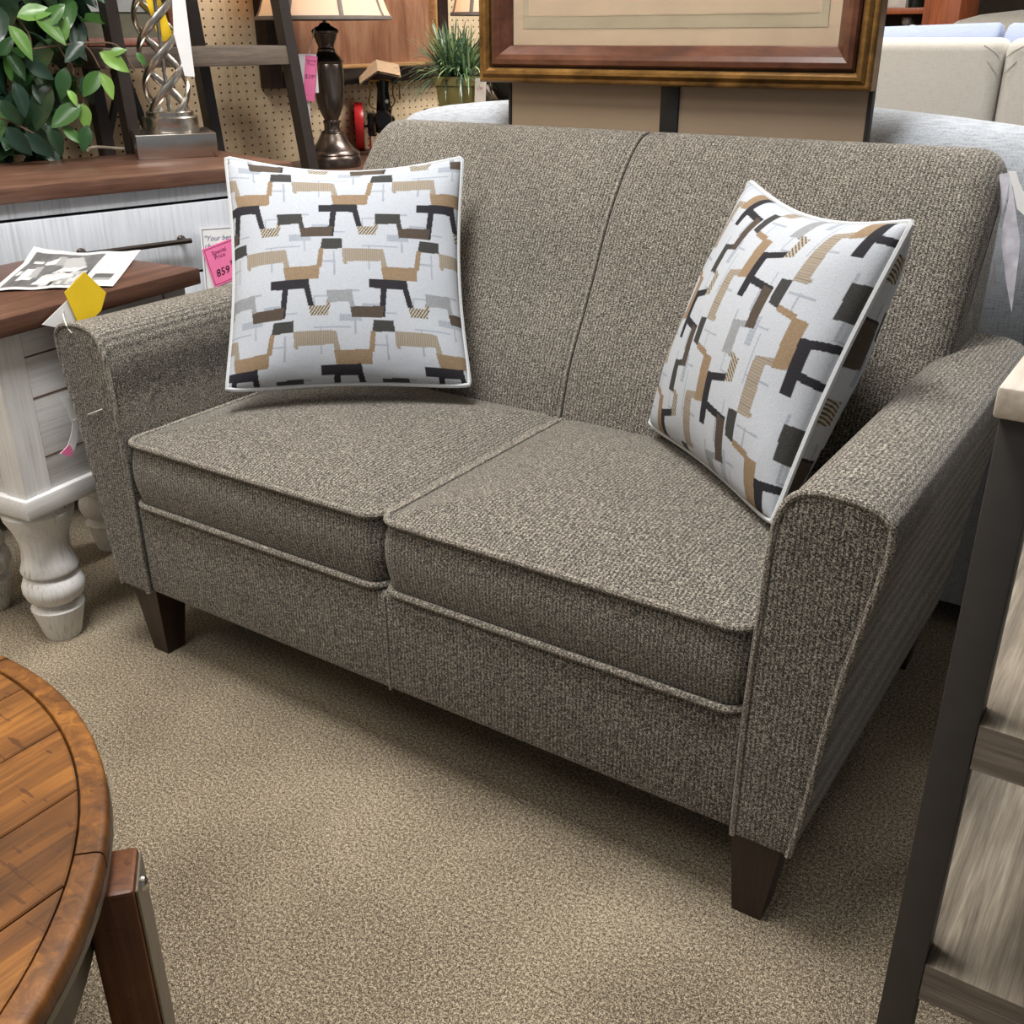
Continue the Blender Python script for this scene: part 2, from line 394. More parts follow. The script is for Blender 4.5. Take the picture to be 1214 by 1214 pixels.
def pillow(name, label, c, rz, tilt, roll, S, rot90, seed, off, T=.082, TB=None):
    rg = random.Random(seed); o = root(name, c, label, 'pillow')
    o.matrix_world = Matrix.Translation(c) @ Matrix.Rotation(rz, 4, 'Z') @ Matrix.Rotation(tilt, 4, 'X') @ Matrix.Rotation(roll, 4, 'Y')
    N = 330; u = np.linspace(-1, 1, N+1); U, V = np.meshgrid(u, u)
    ph = [rg.uniform(0, 6) for _ in range(6)]
    def shape(U, V, side):
        ix = .075*(1-U**2)**.8; X = U*(1-.10*(1-V**2)**.8)*(1-.035*(np.abs(U*V))**6) ; Z = V*(1-.062*(1-U**2))*(1-.035*(np.abs(U*V))**6)
        Z = Z-np.where(V > 0, .105*V**2*np.maximum(0, 1-U**2)**.9, 0)
        e = np.clip((1-U**2)*(1-V**2), 0, 1); th = (T if side < 0 else (TB or T))*(e**.46)*(.93+.07*np.cos(2*U+ph[0])*np.cos(1.5*V+ph[1]))
        w = .0035*np.sin(9*np.arctan2(V, U)+ph[2])*np.clip((U**2+V**2)-.45, 0, 1)*np.minimum(1, e*6)
        return X*S/2, side*(th+w), Z*S/2
    mb = MB(); vs = []; cols = []
    for side in (-1, 1):
        x, y, z = shape(U, V, side); o0 = len(mb.v)
        mb.v += list(map(tuple, np.stack([x, y, z], -1).reshape(-1, 3).tolist()))
        fs = [(o0+j*(N+1)+i, o0+j*(N+1)+i+1, o0+(j+1)*(N+1)+i+1, o0+(j+1)*(N+1)+i) for j in range(N) for i in range(N)]
        mb.f += fs; mb.mi += [0]*len(fs)
        A, B = (U, V) if side < 0 else (-U, V)
        if rot90: px, py = 600+B*440, 575+A*440
        else: px, py = 565+A*485, 526-B*444
        cols.append(pattern(px+off[0], py+off[1]).reshape(-1, 3))
    me = mb.mesh('pillow_cover', M_PILLOW, 0); me.shade_smooth()
    c4 = np.ones((len(mb.v), 4)); c4[:, :3] = np.concatenate(cols); paint(me, c4)
    ob = bpy.data.objects.new('cover', me); COL.objects.link(ob); ob.parent = o
    b = np.concatenate([np.stack([u, -np.ones_like(u)], 1), np.stack([np.ones_like(u), u], 1)[1:], np.stack([u[::-1], np.ones_like(u)], 1)[1:], np.stack([-np.ones_like(u), u[::-1]], 1)[1:-1]])[::8]
    X, Y, Z = shape(b[:, 0], b[:, 1], -1); p = MB(); p.tube([(x*1.005, 0, z*1.005) for x, z in zip(X, Z)], .0048, 7, True); p.obj('piping', M_PIPE, o)
    return o
pillow('throw_pillow', 'white geometric throw pillow facing forward, leaning in the loveseat corner near the end table', (-.397, .399, .720), .682, -.554, .015, .462, False, 4, (0, 0))
pillow('throw_pillow', 'white geometric throw pillow with sideways pattern leaning on the arm near the metal shelf', (.412, .430, .703), -.696, -.369, -.004, .445, True, 9, (-43, -24), .090, .125)

# ================================================================== end table left of the loveseat
TB = root('end_table', (-.977, .111, 0), 'white distressed end table with a brown top beside the left arm', 'table', .096)
def brown_planks(name, axis, seams):
    return wood(name, (52, 32, 25), (86, 57, 45), (116, 82, 66), axis, 1.0, .36, .12)
M_TOPW = brown_planks('dark_brown_table_wood', 'y', 0)
w2, d2 = .1855, .2415
t = MB(); t.box(-w2-.016, w2+.016, -d2-.016, d2+.016, .650, .683, .003); t.obj('tabletop', M_TOPW, TB)
bx = MB(); bx.box(-w2+.012, w2-.012, -d2+.012, d2-.012, .335, .650, .002); bxo = bx.obj('box_body', M_WHITEY, TB)
ri = MB(); ri.box(-w2, w2, -d2, d2, .300, .340, .004); ri.obj('bottom_rim', M_WHITEY, TB)
for a in (-1, 1):
    for b in (-1, 1):
        x, y = a*(w2-.012), b*(d2-.012); st_ = MB()
        xs, ys = (x-a*.05, x+a*.003), (y-b*.055, y+b*.003)
        P = [(x+a*.003, y+b*.003), (x+a*.003, y-b*.055), (x-a*.004, y-b*.055), (x-a*.004, y-b*.004), (x-a*.05, y-b*.004), (x-a*.05, y+b*.003)]
        st_.loft([[(q[0], q[1], .341) for q in P], [(q[0], q[1], .649) for q in P]]); st_.obj('corner_stile', M_WHITEZ, TB, 0)
for a in (-1, 1):
    pl_ = MB(); x0, x1 = min(a*(w2-.0125), a*(w2-.0112)), max(a*(w2-.0125), a*(w2-.0112))
    for z in (.405, .52, .598): pl_.box(x0, x1, -d2+.067, d2-.067, z-.0015, z+.0015, 0)
    for b in (-1, 1): pl_.box(x0, x1, b*(d2-.068)-.001, b*(d2-.068)+.001, .341, .649, 0)
    pl_.obj('plank_gap', plain('brown_gap', (96, 74, 60), .8), bxo)
LEGP = [(.0, 0), (.034, 0), (.036, .004), (.050, .062), (.052, .070), (.047, .074), (.036, .080), (.040, .084), (.054, .094), (.060, .110), (.060, .122), (.054, .138), (.044, .146), (.046, .150), (.054, .152), (.056, .158),
        (.050, .175), (.046, .20), (.048, .225), (.056, .25), (.066, .272), (.068, .284), (.064, .288), (.060, .290), (.060, .302), (.0, .302)]
M_WHITEL = painted('distressed_white_leg_paint', (232, 231, 229), (160, 150, 140), 'z')
for a in (-1, 1):
    for b in (-1, 1):
        l = MB(); l.lathe(LEGP, (a*(w2-.073), b*(d2-.073), 0), 28); l.obj('leg', M_WHITEL, TB, 40)
# spec sheet lying on the end table: a printed page with a grey room photograph
def poly_in(px, py, poly):
    ins = np.zeros(px.shape, bool); n = len(poly)
    for i in range(n):
        (xa, ya), (xb, yb) = poly[i], poly[(i+1) % n]
        if ya == yb: continue
        ins ^= ((ya > py) != (yb > py)) & (px < (xb-xa)*(py-ya)/(yb-ya)+xa)
    return ins
c0, c1, c2 = at(-12, 346, Z=.6845), at(134, 340, Z=.6845), at(143, 299, Z=.6845)
SH = root('printed_flyer', c0, 'flyer with a grey bedroom photograph lying on the end table', 'flyer')
ex, ey = (c1-c0), (c2-c1); Wd, Hd = ex.length, ey.length
MS = basis((0, 0, 0), ex, ey)
def crinkle(u, v): return (u*Wd, v*Hd, .001+.008*max(0, v-.7)/.3*max(0, .35-u)/.35*2+.0022*math.sin(9*u+2*v)**2)
s = sheet(Wd, Hd, 0, 90, 44, .0004, MS, crinkle); me = s.mesh('flyer', attr_mat('printed_paper', .35, .02), 60)
U, V = np.meshgrid(np.linspace(0, 1, 91), np.linspace(0, 1, 45)); rs = np.random.RandomState(5)
g = np.full(U.shape, .62)
ph = (U > .05) & (U < .70) & (V > .06) & (V < .93)
blot = np.kron(rs.rand(12, 31), np.ones((4, 3)))[:45, :91]
g = np.where(ph, np.where((V < .45) & (U > .35), blot*.5*(blot > .3)+.03, .09+.05*blot), g)
for c, poly in ((.62, ((.10, .52), (.20, .55), (.23, .25), (.12, .22))), (.33, ((.16, .60), (.22, .62), (.26, .30), (.19, .30))), (.38, ((.36, .80), (.50, .85), (.62, .56), (.42, .50))),
                (.75, ((.42, .50), (.62, .56), (.55, .44), (.36, .40))), (.30, ((.28, .86), (.36, .86), (.40, .58), (.31, .62))), (.7, ((.2, .72), (.30, .80), (.31, .66), (.22, .64))),
                (.72, ((.28, .12), (.30, .28), (.56, .36), (.58, .30), (.40, .14))), (.5, ((.30, .27), (.55, .36), (.45, .40), (.30, .36))), (.66, ((.10, .74), (.18, .75), (.18, .70), (.10, .69))), (.6, ((.06, .46), (.1, .46), (.1, .36), (.06, .36))),
                (.10, ((.76, .32), (.93, .32), (.93, .14), (.76, .14))), (.28, ((.76, .22), (.93, .22), (.93, .15), (.76, .15)))):
    g = np.where(poly_in(U, V, poly), c, g)
for k in range(5): g = np.where((np.abs(V-(.5+.08*k)) < .012) & (U > .78) & (U < .88) & (rs.rand(*U.shape) > .45), .45, g)
cc = np.ones((len(s.v), 4)); cc[:, :3] = .62; cc[:91*45, :3] = g.reshape(-1, 1); paint(me, cc)
o = bpy.data.objects.new('page', me); COL.objects.link(o); o.parent = SH

# ================================================================== sideboard with brown top
ca = math.radians(15)
SB = root('sideboard', (-1.115, .992, 0), 'white distressed sideboard with a brown plank top and dark bar pull', 'sideboard', 0)
# local frame: +x along the front towards the viewer's left, +y out of the back
e1 = Vector((-math.sin(ca), -math.cos(ca), 0)); e2 = Vector((-math.cos(ca), math.sin(ca), 0))
SB.rotation_euler = (0, 0, math.atan2(e1.y, e1.x)); SBM = Matrix.Translation(SB.location) @ Matrix.Rotation(math.atan2(e1.y, e1.x), 4, 'Z')
# with x = e1 and z up, +y is z cross x, which points out of the back when dot(e2) is positive
ysgn = 1 if Vector((0, 0, 1)).cross(e1).dot(e2) > 0 else -1
def sy(a, b): return (min(a*ysgn, b*ysgn), max(a*ysgn, b*ysgn))
L_, D_P = 1.14, .50
tp = MB()
tp.box(.085, L_, *sy(0, D_P), .785, .82, .003); tp.box(0, .083, *sy(0, D_P), .785, .82, .003)
M_SBTOP = wood('brown_sideboard_wood', (62, 42, 34), (96, 68, 55), (124, 92, 76), 'x', 1.0, .33, .12)
tp.obj('top', M_SBTOP, SB)
M_WX = painted('distressed_white_front_paint', (206, 210, 217), (178, 180, 185), 'z', .6)
bd = MB(); bd.box(.03, L_-.03, *sy(.035, D_P-.01), .06, .785, .003); SBB = bd.obj('body', M_WX, SB)
for x0 in (.04,):
    for z0, z1 in ((.575, .742), (.33, .568), (.09, .323)):
        dd = MB(); dd.box(x0, L_-.04, *sy(.018, .036), z0, z1, .003); d = dd.obj('drawer', M_WX, SB)
        if z1 > .4:
            h = MB(); xa, xb = .325, .577; zc = (z0+z1)/2+.005
            if z1 > .7: xa, xb, zc = .325, .577, .657
            h.tube([(xa-.012, ysgn*-.014, zc), (xb+.012, ysgn*-.014, zc)], .0065, 10)
            for xx in (xa, xb): h.lathe([(0, 0), (.011, 0), (.011, .004), (.007, .008), (.007, .030), (0, .030)], (0, 0, 0), 14, Matrix.Translation((xx, ysgn*.018, zc)) @ Matrix.Rotation(PI/2 if ysgn > 0 else -PI/2, 4, 'X'))
            h.obj('bar_pull', M_DARKMETAL, d)
ap = MB(); ap.box(.04, L_-.04, *sy(.018, .036), .749, .784, .002); ap.obj('apron', M_WX, SB)
gp = MB(); gp.box(.04, L_-.04, *sy(.0345, .036), .08, .78, 0); gp.obj('drawer_gap', M_BLACK, SBB)
for a in (.06, L_-.06):
    for b in (.07, D_P-.06):
        f = MB(); f.box(a-.03, a+.03, *sy(b-.03, b+.03), 0, .065, .004); f.obj('foot', M_WX, SB)
nrm = Vector((math.cos(ca), -math.sin(ca), 0))            # out of the front
def on_front(px, py, off): return at(px, py, pl=(tuple(nrm), nrm.dot(Vector((-1.115, .992, 0)))+off))
# price cards stuck to the drawer
def card(name, label, cat, p00, p10, p01, w_, h_, mat, border=None, lines=(), ink=None, shear=0, t=.0006):
    o = root(name, p00, label, cat); M = basis((0, 0, 0), p10-p00, p01-p00)
    sheet(w_, h_, 0, 4, 4, t, M).obj('card', mat, o, 0)
    if border:
        b = MB(); m_ = .045*w_; k = .016*w_
        for x0, x1, y0, y1 in ((m_, w_-m_, h_-m_-k, h_-m_), (m_, m_+k, m_, h_-m_), (w_-m_-k, w_-m_, m_, h_-m_), (m_, w_-m_, m_, m_+k)): b.add([(x0, y0, .0004), (x1, y0, .0004), (x1, y1, .0004), (x0, y1, .0004)], [(0, 1, 2, 3)])
        b.xf(M); b.obj('border', border, o, 0)
    if lines: lettering(lines, ink or M_INK, o, M @ Matrix.Translation((0, 0, .0005)), 'lettering', shear)
    return o
p00, p10, p01 = on_front(243.5, 350, -.006), on_front(287, 345, -.006), on_front(239, 270, -.006)
M_BLUEINK = plain('blue_ink', (92, 98, 140), .6)
w_ = (p10-p00).length; h_ = (p01-p00).length
card('store_card', 'white card with blue border and italic writing on the sideboard drawer', 'card', p00, p10, p01, w_, h_, M_PAPER, M_BLUEINK,
     [('"Your best', w_*.46, h_*.80, h_*.11), ('choice for', w_*.44, h_*.69, h_*.11), ('Quality &', w_*.44, h_*.58, h_*.11)], M_BLUEINK, .3)
p00, p10, p01 = on_front(254.5, 341, -.004), on_front(291, 326, -.004), on_front(239, 296, -.004)
w_ = (p10-p00).length; h_ = (p01-p00).length
PC = card('price_card', 'pink card reading Special Price 859 99 beside the left pillow', 'price tag', p00, p10, p01, w_, h_, M_PINK, plain('magenta_ink', (130, 24, 84), .6),
     [('Special', w_*.46, h_*.77, h_*.15), ('Price', w_*.44, h_*.65, h_*.15)], plain('purple_ink', (110, 22, 82), .6))
lettering([('859', w_*.38, h_*.22, h_*.26), ('99', w_*.74, h_*.38, h_*.16), ('_', w_*.74, h_*.365, h_*.16)], M_INK, PC, basis((0, 0, .0006), p10-p00, p01-p00) @ Matrix.Translation((0, 0, .0009)), 'handwritten_price', .15)

# ---- twisted lamp on the sideboard
TLc = at(208, 183, Z=.82)
TL = root('twisted_lamp', TLc, 'brushed nickel table lamp of twisted open strands on a square base', 'lamp', -.60)
b = MB(); b.box(-.105, .105, -.105, .105, 0, .062, .003); b.obj('base', M_NICKEL, TL)
b = MB(); b.lathe([(0, .062), (.072, .062), (.074, .066), (.074, .098), (.070, .102), (.064, .102), (.064, .112), (.060, .115), (0, .115)], n=40); b.obj('collar', M_NICKEL, TL)
for k in range(4):
    a0 = PI/2*k+.35; P = []
    n_ = 80
    for i in range(n_+1):
        t = i/n_; a = a0+2.75*PI*t; r = .054+.005*math.sin(PI*t)
        P.append((r*math.cos(a), r*math.sin(a), .110+.48*t))
    m = MB(); m.tube(P, .0105, 10, flat=.62, up=lambda i, P=P: Vector((0, 0, 1)).cross(Vector((P[i][0], P[i][1], 0)))); m.obj('strand', M_NICKEL, TL)
m = MB(); m.tube([(0, 0, .11), (0, 0, .70)], .0055, 10); m.obj('rod', M_NICKEL, TL)
m = MB(); m.lathe([(0, .585), (.055, .585), (.055, .60), (.02, .61), (.012, .66), (0, .66)]); m.obj('neck', M_NICKEL, TL)
M_SHADE = plain('cream_lamp_shade', (222, 198, 172), .85, var=.04)
m = MB(); m.lathe([(.19, .66), (.15, .92), (.148, .92), (.188, .66)], n=40); m.obj('lamp_shade', M_SHADE, TL)
cdp = [TLc+Vector((-.10, -.03, .012))]+[at(x, y, Z=.826) for x, y in ((160, 177), (140, 176), (120, 174.5), (108, 175), (104, 178))]
cdp = [q-TLc for q in cdp]
m = MB(); m.tube(spline([Matrix.Rotation(-TL.rotation_euler.z, 4, 'Z') @ q for q in cdp], 6), .0042, 6); m.obj('cord', plain('clear_beige_cord', (196, 178, 160), .5), TL)
# tags hung on the lamp
dl = (Vector(CAM)-TLc); dl.z = 0; dl.normalize(); rl = Vector((-dl.y, dl.x, 0))
o3 = TLc+dl*.085
def facing(px, py, off=0): return at(px, py, pl=(tuple(dl), dl.dot(o3)+off))
a_, b_, c_ = facing(222, 90), facing(230.5, 90), facing(205, -18)
HT = root('hang_tag', a_, 'long white hang tag dangling on the twisted lamp', 'tag')
q = [facing(x, y) -a_ for x, y in ((205, 52), (231, 91), (219, -20), (203, -20))]
m = MB(); 
front = [facing(x, y)-a_ for x, y in ((206, 40), (219, 90), (231, 91), (217, -22), (203, -22))]
m.loft([[tuple(p) for p in front], [tuple(p-dl*.0012) for p in front]]); m.obj('paper', M_PAPER, HT, 0)
back_ = TLc-dl*.02
def facing2(px, py): return at(px, py, pl=(tuple(dl), dl.dot(back_)))
p00, p10, p01 = facing2(190, 50), facing2(206, 46), facing2(184, -16)
card('yellow_tag', 'yellow tag hanging inside the twisted lamp strands', 'tag', p00, p10, p01, (p10-p00).length, (p01-p00).length, plain('yellow_paper', (244, 204, 30), .6, var=.03), None,
     [('SALE', .018, .05, .018), ('$', .018, .09, .03)] if False else [], M_INK)

# ================================================================== ladder shelf behind the sideboard
M_SHELFW = wood('grey_brown_shelf_wood', (70, 60, 52), (96, 84, 74), (124, 110, 98), 'x', 1.0, .5, .12)
M_POST = plain('espresso_post_paint', (46, 38, 34), .45, var=.15)
O = Vector((-1.115, .992, 0))+e2*(D_P+.012)
LSH = root('ladder_shelf', O, 'dark wood ladder shelf with grey brown shelves behind the sideboard', 'shelf', math.atan2(e1.y, e1.x))
def bp(px, py, off=0): # plane of the shelf front, in the shelf's own frame
    n = tuple(-e2); q = at(px, py, pl=(n, -e2.dot(O)-off)); d = q-O; return Vector((d.dot(e1), ysgn*d.dot(e2), d.z))
def post(x0, x1, y, name='post', w_=.034, d_=.05, z0=0.0, z1=1.75):
    m = MB(); y = y*ysgn
    m.bar((x0, y, z0), (x1, y, z1), w_, d_, (1, 0, 0)); return m.obj(name, M_POST, LSH, 0)
pr_ = bp(347, 60); pr2 = bp(372.5, 200); sl = (pr_.x-pr2.x)/(pr_.z-pr2.z)
post(pr2.x-sl*pr2.z, pr2.x+sl*(1.75-pr2.z), .025)
pl1 = bp(131, 0); pl2 = bp(162, 170); sl2 = (pl1.x-pl2.x)/(pl1.z-pl2.z)
post(pl2.x-sl2*pl2.z, pl2.x+sl2*(1.75-pl2.z), .025)
rb1 = bp(226, 0, .22); rb2 = bp(256, 160, .22); sl3 = (rb1.x-rb2.x)/(rb1.z-rb2.z)
post(rb2.x-sl3*rb2.z, rb2.x+sl3*(1.75-rb2.z), .235)
lb1 = bp(139, 115, .22); lb2 = bp(131, 172, .22); sl4 = (lb1.x-lb2.x)/(lb1.z-lb2.z)
post(pl2.x-sl2*pl2.z, pl2.x+sl2*(1.75-pl2.z), .235)
xr, xl = bp(345, 60).x+.0, bp(131, 60).x
for k, (z0, z1) in enumerate(((1.040, 1.093), (.52, .573), (.10, .153), (1.55, 1.60))):
    m = MB(); m.box(min(xr, xl)-.0, max(xr, xl)+.02, *sy(.002, .245), z0, z1, .003); m.obj('shelf_board', M_SHELFW, LSH)
m = MB(); m.bar(bp(141, 70, .245), bp(186, 186, .245), .016, .022, (1, 0, 0)); m.obj('cross_brace', M_POST, LSH, 0)
m = MB(); m.bar(bp(147, 70, .245), bp(124, 186, .245), .016, .022, (1, 0, 0)); m.obj('cross_brace', M_POST, LSH, 0)
# framed print standing on the ladder shelf
off_ = -.17
def fp_(px, py): return at(px, py, pl=(tuple(-e2), -e2.dot(O)+off_))
A_, B_c = fp_(36, 53), fp_(212, 53); zb = 1.094
ax = (B_c-A_); ax.z = 0; wd = ax.length; A_.z = zb
FPR = root('framed_print', A_, 'framed pale print with an olive mat standing on the ladder shelf', 'picture')
Mf = basis((0, 0, 0), ax, (e2.x*.12, e2.y*.12, 1))
hh = .50; zs = [A_.z]
m = MB()
for x0, x1, y0, y1 in ((0, wd, 0, .022), (0, wd, hh-.022, hh), (0, .022, .022, hh-.022), (wd-.022, wd, .022, hh-.022)): m.box(x0, x1, y0, y1, -.012, .012, .003)
m.xf(Mf); m.obj('frame', wood('red_brown_frame', (112, 62, 46), (146, 90, 70), (166, 112, 92), 'x', 1, .4), FPR)
m = MB(); m.box(.02, wd-.02, .02, hh-.02, -.008, 0, 0); m.xf(Mf); m.obj('mat_board', plain('olive_mat', (128, 124, 104), .8), FPR, 0)
m = MB(); m.box(.06, wd-.07, .088, hh-.085, 0, .0015, 0); m.xf(Mf); m.obj('mat_line', M_BLACK, FPR, 0)
m = MB(); m.box(.063, wd-.073, .091, hh-.088, .0015, .0025, 0); m.xf(Mf); m.obj('print', plain('pale_grey_print', (206, 206, 204), .4, var=.25, scale=8), FPR, 0)

# ================================================================== leafy fig tree
FT = root('potted_fig_tree', (-1.845, .60, 0), 'leafy green fig tree with dark and bright leaves behind the sideboard', 'plant')
def leaf(mb, p, d, up, ln, wd, cup):
    d = Vector(d).normalized(); up = Vector(up); s_ = d.cross(up); s_ = s_.normalized() if s_.length > 1e-4 else d.orthogonal().normalized(); nn = s_.cross(d)
    prof = [(0, .02), (.1, .45), (.25, .85), (.42, 1), (.6, .9), (.78, .6), (.9, .3), (1, .015)]; vs = []
    for t, k in prof:
        for sd in (-1, -.5, 0, .5, 1): vs.append(tuple(Vector(p)+d*ln*t+s_*wd*.5*k*sd+nn*(-cup*ln*t*t+.14*wd*abs(sd)*k+.02*wd*math.sin(9*t+sd*3))))
    n = len(prof); mb.add(vs, [(i*5+j, i*5+j+1, (i+1)*5+j+1, (i+1)*5+j) for i in range(n-1) for j in range(4)]); return n*5
rl_ = random.Random(3); FC = Vector(FT.location)
mb = MB(); cols = []; stems = MB()
GREENS = [(38, 66, 40), (48, 84, 44), (78, 122, 56), (104, 146, 72), (34, 58, 44), (62, 100, 50), (128, 168, 78)]
def tp_(px, py, dep): # a point of the crown: dep metres in front of the trunk's own upright plane
    n = Vector(CAM)-FC; n.z = 0; n.normalize(); return at(px, py, pl=(tuple(n), n.dot(FC)+dep))
EXPL = [((128, 66), (148, 58), 3, .30), ((100, 50), (78, 72), 4, .3), ((118, 62), (152, 82), 6, .31), ((118, 84), (100, 112), 2, .3), ((119, 86), (135, 115), 6, .31), ((78, 80), (72, 115), 1, .29), ((98, 90), (108, 122), 0, .28),
        ((80, 106), (92, 124), 6, .3), ((96, 124), (62, 148), 5, .3), ((98, 122), (103, 152), 6, .29), ((74, 150), (96, 168), 2, .3), ((104, 148), (98, 178), 1, .3), ((20, 20), (60, 10), 3, .3), ((40, 18), (78, 48), 3, .31), ((10, 30), (40, 66), 3, .33),
        ((70, 52), (78, 22), 3, .29), ((30, 72), (62, 92), 4, .3), ((8, 60), (30, 92), 1, .3), ((58, 148), (74, 182), 0, .3), ((6, 150), (36, 182), 4, .32), ((16, 96), (32, 136), 4, .3), ((60, 100), (40, 150), 0, .27), ((162, 62), (172, 76), 2, .33),
        ((44, 70), (34, 60), 4, .28), ((52, 30), (74, 6), 2, .3), ((0, 66), (14, 44), 1, .3), ((38, 100), (60, 128), 0, .26), ((0, 118), (22, 146), 0, .3), ((28, 158), (60, 184), 4, .3)]
vc = []
n_cam = (Vector(CAM)-FC).normalized()
for (xa, ya), (xb, yb), gi, dp in EXPL:
    a, b = tp_(xa, ya, dp-.12), tp_(xb, yb, dp-.11); k = leaf(mb, a-FC, b-a, n_cam+Vector((rl_.uniform(-.5, .5), rl_.uniform(-.5, .5), .25)), (b-a).length*1.08, (b-a).length*.56, rl_.uniform(.05, .2))
    c = np.array(lin(GREENS[gi])[:3])*rl_.uniform(.65, .9); cols += [c]*k
for i in range(230):
    px, py = rl_.uniform(-60, 95), rl_.uniform(-70, 178)
    if px > 60 and 95 < py: px -= 50
    a = tp_(px, py, rl_.uniform(-.12, .12)); d = Vector((rl_.uniform(-1, 1), rl_.uniform(-1, 1), rl_.uniform(-1.3, .1)))
    L1 = rl_.uniform(.09, .125); k = leaf(mb, a-FC, d, n_cam*.6+Vector((rl_.uniform(-.7, .7), rl_.uniform(-.7, .7), .7)), L1, L1*.5, rl_.uniform(0, .25))
    cols += [np.array(lin(GREENS[rl_.choice((0, 0, 1, 1, 4, 4, 5, 2))])[:3])*rl_.uniform(.6, .95)]*k
n = NT('waxy_fig_leaf'); q = n.add('ShaderNodeAttribute', attribute_name='Col'); n.col(q.outputs['Color']); n.bump(n.noise(n.coord((1, 1, 1)), 120, 2), .1, .001); M_LEAF = n.set(.32, 0, .5)
me = mb.mesh('foliage', M_LEAF, 60); c4 = np.ones((len(mb.v), 4)); c4[:, :3] = np.array(cols); paint(me, c4)
o = bpy.data.objects.new('foliage', me); COL.objects.link(o); o.parent = FT
M_BARK = plain('brown_bark', (92, 74, 58), .8)
m = MB(); m.tube([(.0, .0, .30), (.02, .01, .6), (-.01, 0, .95), (0, .02, 1.3)], .014, 8)
for pts in (((40, 58), (70, 54), (100, 51), (130, 51), (143, 58), (152, 72), (160, 84)), ((66, 48), (76, 66), (86, 80), (87, 88)), ((0, 140), (20, 148), (40, 158)), ((98, 52), (108, 62), (118, 80)), ((20, 20), (34, 40), (38, 60)), ((98, 118), (104, 140), (104, 160))):
    m.tube(spline([tp_(x, y, .17)-FC for x, y in pts], 4), .0022, 6)
m.obj('branch', M_BARK, FT)
m = MB(); m.lathe([(0, 0), (.075, 0), (.088, .28), (.09, .30), (.08, .30), (.078, .27), (0, .27)]); m.obj('pot', plain('dark_pot', (60, 48, 42), .6), FT)

# ================================================================== lamp table with lamp and model engine
LT = root('side_table', (-1.75, 2.04, 0), 'low brown wooden table behind the loveseat carrying the dark urn lamp', 'table')
m = MB(); m.box(-.18, .18, -.36, .36, .672, .700, .004); m.obj('tabletop', M_SBTOP, LT)
m = MB(); m.box(-.16, .16, -.335, .335, .60, .672, .002); m.obj('apron', M_SBTOP, LT)
for a in (-1, 1):
    for b in (-1, 1): m = MB(); m.box(a*.135-.022, a*.135+.022, b*.315-.022, b*.315+.022, 0, .60, .003); m.obj('leg', M_SBTOP, LT)
BLc = at(397, 197, Z=.70); k, kv = .186/350, .186/350*.90
UL = root('urn_lamp', BLc, 'dark bronze urn lamp with a panelled cream shade behind the loveseat', 'lamp')
PRF = [(0, 1155), (172, 1155), (175, 1145), (175, 1092), (170, 1080), (166, 1072), (170, 1062), (166, 1050), (150, 1036), (128, 1015), (108, 990), (92, 960), (80, 935), (74, 925), (76, 918), (70, 910), (54, 905), (50, 890), (51, 865), (56, 852), (56, 842), (50, 836),
       (46, 832), (60, 800), (76, 760), (88, 710), (96, 640), (99, 560), (98, 500), (94, 468), (92, 462), (102, 452), (104, 444), (96, 432), (82, 415), (68, 400), (60, 388), (55, 375), (56, 368), (50, 360), (50, 345), (60, 320), (72, 285), (78, 266), (84, 262), (86, 250), (76, 238), (56, 226), (36, 214), (33, 204), (20, 198), (0, 198)]
m = MB(); m.lathe([(r*k, (1155-z)*kv) for r, z in PRF], n=48); m.obj('base', M_PEWTER, UL, 40)
zs0 = (1155-178)*kv; rb = 153/62*.186/2*.985
def panel_shade(par, zb, rb, rt, h, tilt=0):
    Mt = Matrix.Rotation(tilt, 4, 'Y')
    n = NT('cream_shade_cloth'); n.col(lin((228, 210, 190))); tr = n.add('ShaderNodeBsdfTranslucent', Color=lin((236, 216, 190))); mx = n.add('ShaderNodeMixShader'); mx.inputs[0].default_value = .35
    n.set(.9, 0, .1); n.link(n.b.outputs[0], mx.inputs[1]); n.link(tr.outputs[0], mx.inputs[2]); n.link(mx.outputs[0], n.n['Material Output'].inputs[0])
    prof = lambda t: rb+(rt-rb)*(t**.8)
    m = MB(); R = [[(prof(t)*math.cos(2*PI*j/48), prof(t)*math.sin(2*PI*j/48), zb+h*t) for j in range(48)] for t in (0, .1, .25, .5, .75, 1)]
    R += [[(p[0]*.985, p[1]*.985, p[2]) for p in r] for r in reversed(R)]; R.append(R[0]); m.loft(R, False, False); m.xf(Mt)
    sh = m.obj('lamp_shade', n.m, par, 40); tm = plain('grey_brown_trim', (112, 100, 92), .7)
    m = MB(); m.lathe([(rb*1.006, 0), (rb*1.008, .006), (rb*1.0, .012), (rb*.97, .012), (rb*.97, 0), (rb*1.006, 0)], (0, 0, zb-.002), 48, Mt); m.obj('trim_band', tm, sh)
    m = MB(); m.lathe([(rt*1.006, 0), (rt*1.008, .012), (rt*.97, .012), (rt*.97, 0), (rt*1.006, 0)], (0, 0, zb+h-.01), 48, Mt); m.obj('trim_band', tm, sh)
    for j in range(8):
        a = 2*PI*(j+.28)/8; m = MB(); m.tube([(prof(t)*1.004*math.cos(a), prof(t)*1.004*math.sin(a), zb+h*t) for t in (.01, .1, .25, .5, .75, .99)], .0075, 6, flat=.3, up=lambda i, a=a: Vector((-math.sin(a), math.cos(a), 0))); m.xf(Mt); m.obj('seam_band', tm, sh)
    return sh
panel_shade(UL, zs0, rb, rb*.60, .27)
m = MB(); m.tube([(0, 0, (1155-205)*kv), (0, 0, zs0+.20)], .007, 10); m.obj('neck', M_PEWTER, UL)
